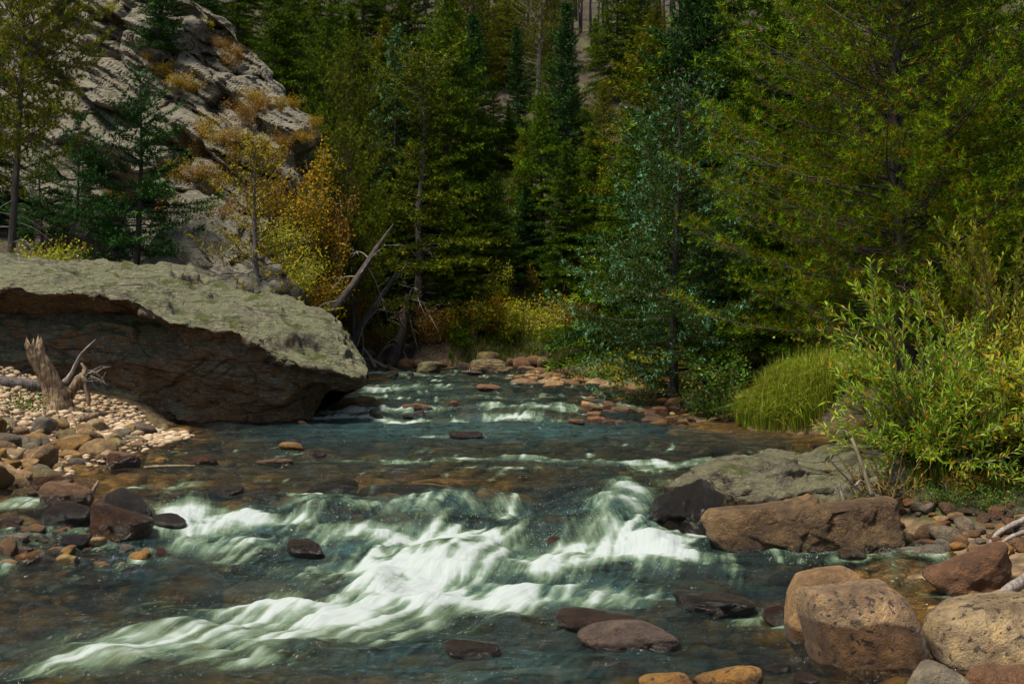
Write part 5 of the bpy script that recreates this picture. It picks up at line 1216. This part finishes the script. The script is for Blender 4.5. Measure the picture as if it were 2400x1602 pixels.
# at the crag's foot and the far bank
def foot(px, py, Y): 
    p_ = at(px, py, Y); g_ = float(gz1(np.array([p_[0]]), np.array([Y]))[0]); return (p_[0], Y, max(g_, p_[2]) if p_[2] - g_ < 3 else g_)
for (px, py, Y, kd, mt, s) in [(745, 560, 28.5, 'c', 'leaf_yellow', 1.0), (735, 640, 27.5, 'c', 'leaf_yellow', .9), (770, 690, 27.5, 'c', 'leaf_yellow', .9), (720, 470, 29.3, 'c', 'leaf_yellow', .9), (800, 640, 30, 'c', 'leaf_orange', .9), (760, 740, 27.2, 'b', 'leaf_yellow', .8), (690, 560, 27.5, 'b', 'leaf_yellow', 1.0),
        (660, 620, 26.6, 'b', 'leaf_olive', .8), (700, 690, 26, 'b', 'leaf_olive', .7), (840, 760, 32, 'b', 'leaf_orange', .8), (440, 530, 26.5, 'low', 'leaf_orange', .9), (500, 540, 26.2, 'low', 'leaf_orange', .9), (640, 520, 27.5, 'a', 'leaf_orange', .8)]:
    shrub_at(kd, mt, ('golden leaved shrub' if mt == 'leaf_yellow' else 'rusty orange shrub' if mt == 'leaf_orange' else 'olive leaved shrub') + ' between the crag and the leaning trunks', foot(px, py, Y), s, rr.uniform(0, 6), 'shrubs at the foot of the crag, ' + mt[5:])
for (px, Y, kd, mt, s) in [(1010, 34.0, 'b', 'leaf_orange', 1.0), (1060, 34.2, 'b', 'leaf_yellow', 1.0), (1105, 34.0, 'a', 'leaf_olive', 1.1), (1150, 34.4, 'a', 'leaf_yellow', 1.2), (1190, 34.2, 'a', 'leaf_olive', 1.1), (1225, 34.6, 'b', 'leaf_olive', 1.0), (1175, 35.2, 'c', 'leaf_olive', 1.0), (1290, 35.2, 'b', 'leaf_olive', 1.1), (1350, 35.2, 'b', 'leaf_orange', 1.0), (960, 34.4, 'low', 'leaf_olive', 1.1), (1380, 35.0, 'a', 'leaf_yellow', .9), (900, 34.2, 'low', 'leaf_olive', 1.0), (860, 33.8, 'low', 'leaf_orange', 1.0), (1080, 34.9, 'c', 'leaf_yellow', .9), (1250, 36, 'c', 'leaf_yellow', .8), (1330, 36.5, 'c', 'leaf_orange', .8)]:
    x = (px - 1200) / FPX * Y
    shrub_at(kd, mt, ('yellow autumn shrub' if mt == 'leaf_yellow' else 'orange-brown autumn shrub' if mt == 'leaf_orange' else 'yellow-green shrub') + ' on the far bank across the water', (x, Y, float(gz1(np.array([x]), np.array([Y]))[0]) - .05), s * .9, rr.uniform(0, 6), 'shrubs of the far bank, ' + mt[5:])
for (px, Y, kd, mt, s, lb) in [(1700, 21.2, 'a', 'leaf_green', .95, 'bright green leafy shrub at the edge of the tall grass'), (1735, 21.6, 'c', 'leaf_green', .6, 'upright green shrub rising behind the tall grass'), (1660, 21.8, 'low', 'leaf_green', .8, 'low green shrub trailing to the water left of the tall grass'),
        (1470, 25.5, 'b', 'leaf_olive', .7, 'yellow-green shrub under the blue-green spruce by the far bar'), (1540, 24.3, 'b', 'leaf_olive', .8, 'sunlit olive shrub in the shade of the spruce boughs'), (1620, 23.4, 'b', 'leaf_olive', .7, 'olive shrub between the spruce and the green shrub'), (1420, 27.5, 'low', 'leaf_green', 1.0, 'low green plants behind the far gravel bar'),
        (1800, 22.5, 'b', 'leaf_olive', 1.0, 'yellow-green shrub behind the tall grass under the pine'), (1910, 21.5, 'b', 'leaf_olive', 1.0, 'olive green shrub under the lowest pine boughs')]:
    x = (px - 1200) / FPX * Y
    shrub_at(kd, mt, lb, (x, Y, float(gz1(np.array([x]), np.array([Y]))[0]) - .05), s, rr.uniform(0, 6))
for (x, y, kd, mt, s, lb) in [(4.3, 12.0, 'low', 'leaf_green', .55, 'low green herbs under the willow by the right edge'), (4.75, 11.6, 'low', 'leaf_green', .6, 'low green plants over the side stream at the right edge'), (3.4, 12.6, 'low', 'leaf_green', .5, 'small green herbs between the willow and the lichen slab'),
        (3.55, 11.75, 'low', 'leaf_green', .35, 'tiny green herbs above the shore stones next to the golden brown block'), (4.0, 11.7, 'low', 'leaf_green', .4, 'tiny green herbs above the shore stones under the dark root'), (3.8, 12.0, 'low', 'leaf_orange', .4, 'low rusty herbs under the front of the willow'), (4.45, 11.75, 'low', 'leaf_orange', .4, 'low rusty herbs near the bent driftwood branch'),
        (5.2, 12.6, 'b', 'leaf_green', .7, 'green bush at the right picture edge under the willows'), (4.4, 13.2, 'b', 'leaf_green', .8, 'green bush hidden under the two willows'), (5.4, 13.6, 'b', 'leaf_olive', 1.0, 'olive bush behind the low willow at the right edge')]:
    shrub_at(kd, mt, lb, (x, y, gz1(np.array([x]), np.array([y]))[0] - .05), s, rr.uniform(0, 6))
p_ = at(25, 985, 18.3)
shrub_at('low', 'leaf_green', 'small green leafy plant at the foot of the stump', (p_[0] - .15, 18.3, p_[2] - .15), .8, 1.0, name='plant', cat='plant')
p_ = at(120, 598, 23.4)
shrub_at('low', 'leaf_olive', 'yellow-green bush peeping over the big boulder', (p_[0], 23.2, p_[2] - .3), .9, 2.0)

# ------------------------------------------------------------------ grass
def grass(name, label, pts, ln, wd, mat, seed, bend=.5):
    rng = np.random.default_rng(seed); b = Buf(); n = len(pts)
    a = rng.uniform(0, 6.28, n); d = np.stack([np.cos(a), np.sin(a), 0 * a], -1); s = np.stack([-np.sin(a), np.cos(a), 0 * a], -1) * (wd * rng.uniform(.6, 1.2, n))[:, None] * .5
    L = (ln * rng.uniform(.55, 1.2, n))[:, None]; B = rng.uniform(.1, bend * 2, n)[:, None]
    z = np.array([0, 0, 1.0]); p0 = pts; p1 = p0 + L * .55 * z + d * L * .12 * B; p2 = p0 + L * (1 - .35 * B) * z + d * L * .55 * B
    v = np.stack([p0 - s, p0 + s, p1 - s * .8, p1 + s * .8, p2], 1).reshape(-1, 3)
    f = (np.array([[0, 1, 3], [0, 3, 2], [2, 3, 4]])[None] + (np.arange(n) * 5)[:, None, None]).reshape(-1, 3)
    b.add(v, f, np.repeat(rng.uniform(0, 1, n), 5))
    return tag(link(name, buf_mesh(name, b, False), M[mat]), label, 'grass', kind='stuff')
rng = np.random.default_rng(31)
def gpts(n, fx, fy):
    x = fx(n); y = fy(n); return np.stack([x, y, ground(x, y) - .02], -1)
g_ = gpts(9000, lambda n: rng.uniform(3.15, 4.9, n), lambda n: 18.9 + rng.uniform(0, 1.9, n)); g_ = g_[land_dist(g_[:, 0], g_[:, 1]) > .05]
grass('tall_grass', 'tall bright green grass tuft hanging over the water on the right bank', g_, .55, .014, 'grass', 1, .95)
g_ = gpts(9000, lambda n: rng.uniform(-1.5, 3.2, n), lambda n: rng.uniform(33.2, 36, n)); g_ = g_[land_dist(g_[:, 0], g_[:, 1]) > .05]
grass('bank_grass', 'green grass along the far bank', g_, .26, .022, 'grass_dark', 2)
g_ = gpts(5000, lambda n: rng.uniform(1.9, 3.4, n), lambda n: rng.uniform(23.8, 27.5, n)); g_ = g_[(land_dist(g_[:, 0], g_[:, 1]) > .25)]
grass('bank_grass', 'yellow-green grass at the back of the far gravel bar', g_, .38, .016, 'grass', 3)
g_ = gpts(6000, lambda n: rng.uniform(4.2, 6.8, n), lambda n: rng.uniform(12.5, 18.0, n)); g_ = g_[(land_dist(g_[:, 0], g_[:, 1]) > .3)]
grass('bank_grass', 'grass among the willow stems on the right bank', g_, .4, .012, 'grass', 4)

g_ = gpts(3500, lambda n: rng.uniform(3.25, 5.0, n), lambda n: rng.uniform(11.9, 12.9, n)); g_ = g_[(land_dist(g_[:, 0], g_[:, 1]) > .12)]
grass('bank_grass', 'dark grass at the foot of the willow above the shore stones', g_, .26, .010, 'grass_dark', 5)
# ------------------------------------------------------------------ willows
def willow(name, label, base, shoots, mat, seed, nleaf_obj, ln=.085, wd=.020, step=.028):
    rng = np.random.default_rng(seed)
    e = link(name, None, None, None, base); tag(e, label, 'shrub')
    P, D = [], []
    wood = Buf()
    for (dx, dy, hz, curl) in shoots:
        p = curve_pts([(dx * .06 + rng.normal(0, .05), dy * .06, -.25), (dx * .35, dy * .35, hz * .42), (dx * .75, dy * .75, hz * .80), (dx * (1 + curl), dy * (1 + curl), hz)], 16)
        p[1:] += rng.normal(0, .012, p[1:].shape)
        tube(wood, p, np.linspace(.016, .003, 16), 5, .5)
        subs = [(p[4:], 1.0)]
        for q in range(rng.integers(3, 6)):
            i0 = rng.integers(4, 13); tg = norm(p[i0 + 1] - p[i0 - 1]); dv = norm(tg + norm(rng.normal(size=3)) * .8 + np.array([0, 0, .25])); L = rng.uniform(.18, .5)
            sp = curve_pts([p[i0], p[i0] + dv * L * .5, p[i0] + dv * L + np.array([0, 0, .06])], 7); subs.append((sp, .85)); tube(wood, sp, np.linspace(.006, .002, 7), 4, .5)
        for sp, sc in subs:
            ll = np.linalg.norm(np.diff(sp, axis=0), axis=1).sum(); m = max(4, int(ll / step)); t = np.linspace(0.1, 1, m) * (len(sp) - 1)
            q = np.stack([np.interp(t, np.arange(len(sp)), sp[:, j]) for j in range(3)], -1); tg = norm(np.gradient(q, axis=0))
            out = norm(np.cross(tg, rng.normal(size=tg.shape))); P.append(q); D.append(norm(tg * .75 + out * .75 + np.array([0, 0, .15])))
    P = np.concatenate(P); D = np.concatenate(D)
    o = link('stems', buf_mesh('stems', wood), M['stem'], e)
    # the leaves that show largest are objects, the rest one mass
    near = np.argsort(P[:, 1] + rng.uniform(0, .25, len(P))); pick = near[:nleaf_obj]; rest = near[nleaf_obj:]
    fl = Buf(); v, f = leaf_tris(P[rest], D[rest], ln, wd, rng); fl.add(v, f, np.repeat(rng.uniform(0, 1, len(rest)), 8))
    fo = link('foliage', buf_mesh('foliage', fl, False), M[mat], e); fo['kind'] = 'stuff'
    protos = []
    for i in range(6):
        lb_ = Buf(); v, f = leaf_tris(np.zeros((1, 3)), np.array([[0, 1.0, 0]]), ln, wd, np.random.default_rng(i)); lb_.add(v, f, [0.02, .3, .5, .65, .8, .95][i]); protos.append(buf_mesh('leaf', lb_, False))
    for j in pick:
        q = Vector(D[j]).to_track_quat('Y', 'Z')
        lo = link('leaf', protos[rng.choice(6, p=[.06, .2, .2, .2, .17, .17])], M[mat], e, P[j]); lo.rotation_mode = 'QUATERNION'; lo.rotation_quaternion = q @ Matrix.Rotation(rng.uniform(-.9, .9), 3, 'Y').to_quaternion()
    return e
rng = np.random.default_rng(41)
def fan(n, x0, x1, h0, h1, dy0, dy1):
    return [(rng.uniform(x0, x1), rng.uniform(dy0, dy1), rng.uniform(h0, h1), rng.uniform(-.05, .25)) for _ in range(n)]
bz = lambda x, y: float(gz1(np.array([x]), np.array([y]))[0])
W1 = (3.75, 12.55, bz(3.75, 12.55))
sh1 = [(-.72, -.2, 1.55, .1), (-.6, -.15, 1.5, .15), (-.9, -.1, 1.35, .1), (-.45, .1, 1.3, .2), (-.25, -.2, 1.2, .2), (-.1, -.1, 1.15, .2), (.05, -.2, 1.2, .2), (.3, -.1, 1.3, .2), (-.85, -.3, 1.1, .15)] + fan(26, -.95, .3, .35, .85, -.7, .3) + fan(18, -.2, 1.0, .4, .95, -.7, .3) + fan(30, -1.0, .6, .0, .5, -.9, -.1) + fan(18, .0, 1.1, .0, .55, -.9, -.1)
willow('willow_shrub', 'bright green willow overhanging the water at the right', W1, sh1, 'leaf_willow', 5, 300, ln=.082, wd=.017, step=.020)
W2 = (4.85, 13.9, bz(4.85, 13.9))
willow('willow_shrub', 'taller yellow-green willow at the right picture edge', W2, fan(42, -.8, 1.1, 1.1, 2.15, -.6, .5) + fan(48, -1.0, 1.0, .3, 1.4, -.8, .3), 'leaf_olive', 6, 120, ln=.07, wd=.02, step=.024)
W3 = (4.75, 12.2, bz(4.75, 12.2))
willow('willow_shrub', 'low willow over the tiny side stream', W3, fan(44, -.8, .8, .2, .9, -.5, .4), 'leaf_olive', 7, 60, ln=.08, wd=.028)
# golden twigs before the lichen slab
W4 = at(2085, 1140, 11.7)
willow('golden_shrub', 'small golden leaved twigs hanging over the lichen slab', (W4[0], 11.75, W4[2] - .12), [(-.22, -.05, .12, .1), (-.15, -.1, .18, .2), (.1, -.1, .15, .2), (-.3, -.02, .02, .1), (.16, -.05, .05, .1), (-.05, -.15, .02, .1)], 'leaf_yellow', 8, 40, ln=.06, wd=.012, step=.035)

# ------------------------------------------------------------------ dead wood
def log(name, label, pts, rad, mat, cat='log', n=10, twigs=0, seed=1, tl=.5, rough=.08, part='stem'):
    rng = np.random.default_rng(seed); b = Buf(); P = curve_pts(pts, 18)
    base = P[0].copy(); r = np.interp(np.linspace(0, 1, 18), np.linspace(0, 1, len(rad)), rad)
    e = link(name, None, None, None, base); tag(e, label, cat)
    tube(b, P - base, r, n, .5, rough=rough, rng=rng); link(part, buf_mesh(part, b), M[mat], e)
    for q in range(twigs):
        t = Buf(); i0 = rng.integers(5, 17); dv = norm(rng.normal(size=3) + np.array([0, -.3, -.2])); L = tl * rng.uniform(.5, 1.3)
        sp = curve_pts([P[i0] - base, P[i0] - base + dv * L * .5 + rng.normal(0, .06, 3) * L, P[i0] - base + dv * L + np.array([0, 0, -.35 * L])], 8)
        tube(t, sp, np.linspace(.016, .004, 8), 4, .5)
        for _ in range(3):
            i1 = rng.integers(3, 7); dd_ = norm(dv + rng.normal(size=3) * .8); tube(t, [sp[i1], sp[i1] + dd_ * L * .3], [.006, .003], 3, .5)
        link('twig', buf_mesh('twig', t), M['deadwood'], e)
    return e
log('leaning_trunk', 'long leaning grey trunk rising over the big boulder', [at(725, 765, 24.5), at(790, 715, 24.8), at(845, 640, 25.2), at(880, 585, 25.6), at(922, 525, 26.3)], [.10, .075, .058, .045, .012], 'bark_dark', 'trunk', twigs=5, seed=3, tl=.8)
log('leaning_trunk', 'shorter leaning grey trunk behind the nose of the boulder', [at(815, 815, 31.0), at(850, 760, 31.2), at(890, 700, 31.6), at(930, 640, 32.2)], [.10, .08, .065, .04], 'bark_dark', 'trunk', twigs=5, seed=4, tl=.9)
log('standing_snag', 'mossy dead trunk standing at the far water edge', [at(912, 862, 33.3), at(935, 810, 33.5), at(950, 740, 33.7), at(955, 690, 33.8)], [.17, .13, .1, .05], 'bark_dark', 'trunk', twigs=9, seed=5, tl=1.0)
log('standing_snag', 'second dark trunk beside the mossy dead trunk', [at(965, 850, 34.3), at(975, 760, 34.3), at(985, 640, 34.4), at(985, 560, 34.6)], [.20, .15, .12, .08], 'bark_dark', 'trunk', twigs=12, seed=6, tl=1.2)
for i, (a, b_, lb) in enumerate([((880, 862), (850, 815), 'bare root stub under the leaning trunks'), ((905, 862), (840, 838), 'bare branch lying on the far bank by the boulder nose')]):
    log('dead_branch', lb, [at(*a, 32.2), at((a[0] + b_[0]) / 2, (a[1] + b_[1]) / 2 - 6, 32.3), at(*b_, 32.5)], [.05, .04, .02], 'deadwood', 'branch', 6, 1, 20 + i)
log('driftwood_log', 'grey log lying behind the stump against the big boulder', [at(-60, 900, 19.4), at(30, 898, 19.5), at(120, 908, 19.6)], [.10, .09, .08], 'bark_grey', 'log')
log('driftwood_branch', 'pale bent driftwood branch over the stones at the right edge', [at(2315, 1278, 10.9), at(2345, 1245, 10.9), at(2400, 1218, 11), at(2450, 1200, 11)], [.015, .022, .026, .03], 'deadwood', 'branch', 7)
log('driftwood_branch', 'split grey driftwood under the bent branch at the right edge', [at(2340, 1278, 10.6), at(2370, 1258, 10.6), at(2420, 1240, 10.7)], [.010, .018, .02], 'deadwood', 'branch', 6)
log('driftwood_log', 'pale smooth log on the corner boulder at the right edge', [at(2345, 1398, 8.9), at(2375, 1375, 9.0), at(2440, 1340, 9.1)], [.035, .04, .045], 'deadwood', 'log')
log('stick', 'straight brown stick standing before the lichen slab', [at(1996, 1027, 11.5), at(2015, 1075, 11.4), at(2046, 1165, 11.35)], [.014, .017, .019], 'stem', 'stick', 6)
log('stick', 'thin forked twig leaning on the lichen slab', [at(1942, 1074, 11.6), at(1975, 1110, 11.5), at(2022, 1155, 11.4)], [.005, .008, .009], 'bark_dark', 'stick', 5, 1, 9, .15)
log('stick', 'short pale stick standing on the golden brown block', [at(1966, 1134, 11.25), at(1972, 1155, 11.25), at(1980, 1185, 11.2)], [.008, .012, .014], 'deadwood', 'stick', 5)
log('stick', 'short dark stick jammed behind the big smooth brown boulder', [at(214, 1160, 12.9), at(222, 1142, 12.9), at(231, 1126, 12.9)], [.022, .02, .006], 'stumpwood', 'stick', 5)
log('plank', 'thin yellow stick floating beside the brown boulder', [at(338, 1095, 13.6), at(390, 1092, 13.65), at(458, 1091, 13.7)], [.018, .016, .008], 'stem', 'stick', 5)
log('hanging_root', 'dark root hanging from the willow bank to the shore', [at(2235, 1040, 12.3), at(2238, 1110, 12.1), at(2225, 1160, 11.95), at(2203, 1215, 11.9)], [.022, .025, .022, .008], 'bark_dark', 'root', 6, 2, 12, .2)
log('hanging_root', 'thin pale root hanging straight down beside the dark one', [at(2258, 1055, 12.2), at(2275, 1110, 12.0), at(2279, 1212, 11.95)], [.004, .005, .004], 'deadwood', 'root', 4)
for i, (a, b_, c_, lb) in enumerate([((2150, 1075), (2140, 1130), (2120, 1190), 'dark root reaching down behind the golden twigs'), ((2180, 1080), (2185, 1140), (2170, 1205), 'thick dark root left of the hanging one under the willow'), ((2310, 1080), (2330, 1130), (2320, 1200), 'dark root at the right end of the willow bank')]):
    log('hanging_root', lb, [at(*a, 12.4), at(*b_, 12.15), at(*c_, 12.0)], [.035, .03, .012], 'bark_dark', 'root', 6, 2, 30 + i, .25)
# the broken stump with its spread roots
rng = np.random.default_rng(55)
sb = at(135, 1000, 19.2)
e = link('stump', None, None, None, sb); tag(e, 'broken weathered stump with spread roots before the big boulder', 'stump')
loc = lambda px, py, dy=0.0: at(px, py, 19.2 + dy) - sb
b = Buf(); P = curve_pts([loc(140, 1000, .05), loc(138, 965), loc(130, 920), loc(112, 880, -.05), loc(92, 840, -.1), loc(78, 812, -.12)], 30)
n_ = 20; ang = np.arange(n_) * 2 * PI / n_
rad = np.interp(np.linspace(0, 1, 30), [0, .12, .25, .45, .7, 1], [.34, .26, .20, .155, .14, .11])
vs = []
for i in range(30):
    flare = 1 + (.45 * max(0, 1 - i / 9)) * np.sin(ang * 3 + .7) + .10 * np.sin(ang * 7 + i * .12) + .05 * rng.normal(size=n_)
    ring = P[i] + np.stack([np.cos(ang), np.sin(ang) * .9, 0 * ang], -1) * (rad[i] * flare)[:, None]
    if i >= 27: ring[:, 2] += np.array([.10, -.04, .07, .0, .12, -.06, .03, -.02, .06, .1, -.05, .02, .08, -.03, .05, .0, .09, -.06, .02, .04]) * (i - 26) * .45
    vs.append(ring)
vs = np.concatenate(vs); q = grid_faces(30, n_); i_ = np.arange(29)[:, None] * n_; j_ = np.arange(n_)[None]; j2 = (j_ + 1) % n_
f4 = np.stack([i_ + j_, i_ + j2, i_ + n_ + j2, i_ + n_ + j_], -1).reshape(-1, 4)
f3 = np.concatenate([f4[:, [0, 1, 2]], f4[:, [0, 2, 3]], np.stack([29 * n_ + np.arange(n_), 29 * n_ + (np.arange(n_) + 1) % n_, np.full(n_, len(vs))], -1)])
b.add(np.concatenate([vs, P[-1:] - (0, 0, .06)]), f3); link('trunk', buf_mesh('trunk', b), M['stumpwood'], e)
for k_, (pts, r) in enumerate([([loc(120, 975), loc(95, 985, -.1), loc(60, 992, -.2), loc(20, 985, -.1)], [.12, .09, .06, .02]), ([loc(130, 960), loc(105, 990, -.2), loc(90, 1000, -.3)], [.13, .09, .03]), ([loc(150, 960), loc(175, 990, -.15), loc(190, 1000, -.2)], [.12, .08, .03]),
        ([loc(150, 940, .1), loc(175, 905, .1), loc(190, 885), loc(200, 895), loc(208, 940), loc(207, 950)], [.09, .07, .06, .04, .03, .012]), ([loc(170, 915), loc(185, 890), loc(200, 870), loc(190, 850)], [.06, .05, .03, .012]),
        ([loc(150, 900, .1), loc(170, 870, .1), loc(190, 830), loc(224, 795, -.05)], [.05, .03, .02, .006]), ([loc(160, 995), loc(190, 985, -.1), loc(225, 970, -.15)], [.06, .05, .03])]):
    t = Buf(); tube(t, curve_pts(pts, 14), np.interp(np.linspace(0, 1, 14), np.linspace(0, 1, len(r)), r), 8, .5, rough=.15, rng=rng); link('root', buf_mesh('root', t), M['stumpwood' if k_ < 5 else 'deadwood'], e)
t = Buf()
for i in range(26):
    s0 = loc(rng.uniform(185, 215), rng.uniform(865, 900), rng.uniform(-.05, .1)); e0 = s0 + np.array([rng.uniform(.05, .30), rng.uniform(-.15, .1), rng.uniform(-.22, .14)])
    tube(t, curve_pts([s0, (s0 + e0) / 2 + rng.normal(0, .03, 3), e0], 5), np.linspace(.010, .003, 5), 3, .5)
link('root_twigs', buf_mesh('root_twigs', t), M['deadwood'], e)
t = Buf(); tube(t, curve_pts([loc(165, 992, -.4), loc(185, 985, -.4), loc(215, 975, -.4), loc(232, 970, -.4)], 10), np.interp(np.linspace(0, 1, 10), [0, .3, 1], [.04, .08, .03]), 8, .5, rough=.12, rng=rng)
link('broken_root', buf_mesh('broken_root', t), M['stumpwood'], e)

print('TRIS', sum(len(m.polygons) * (2 if len(m.polygons) and m.polygons[0].loop_total == 4 else 1) for m in bpy.data.meshes), {k_: len(v['crown'].polygons) for k_, v in PT.items()})
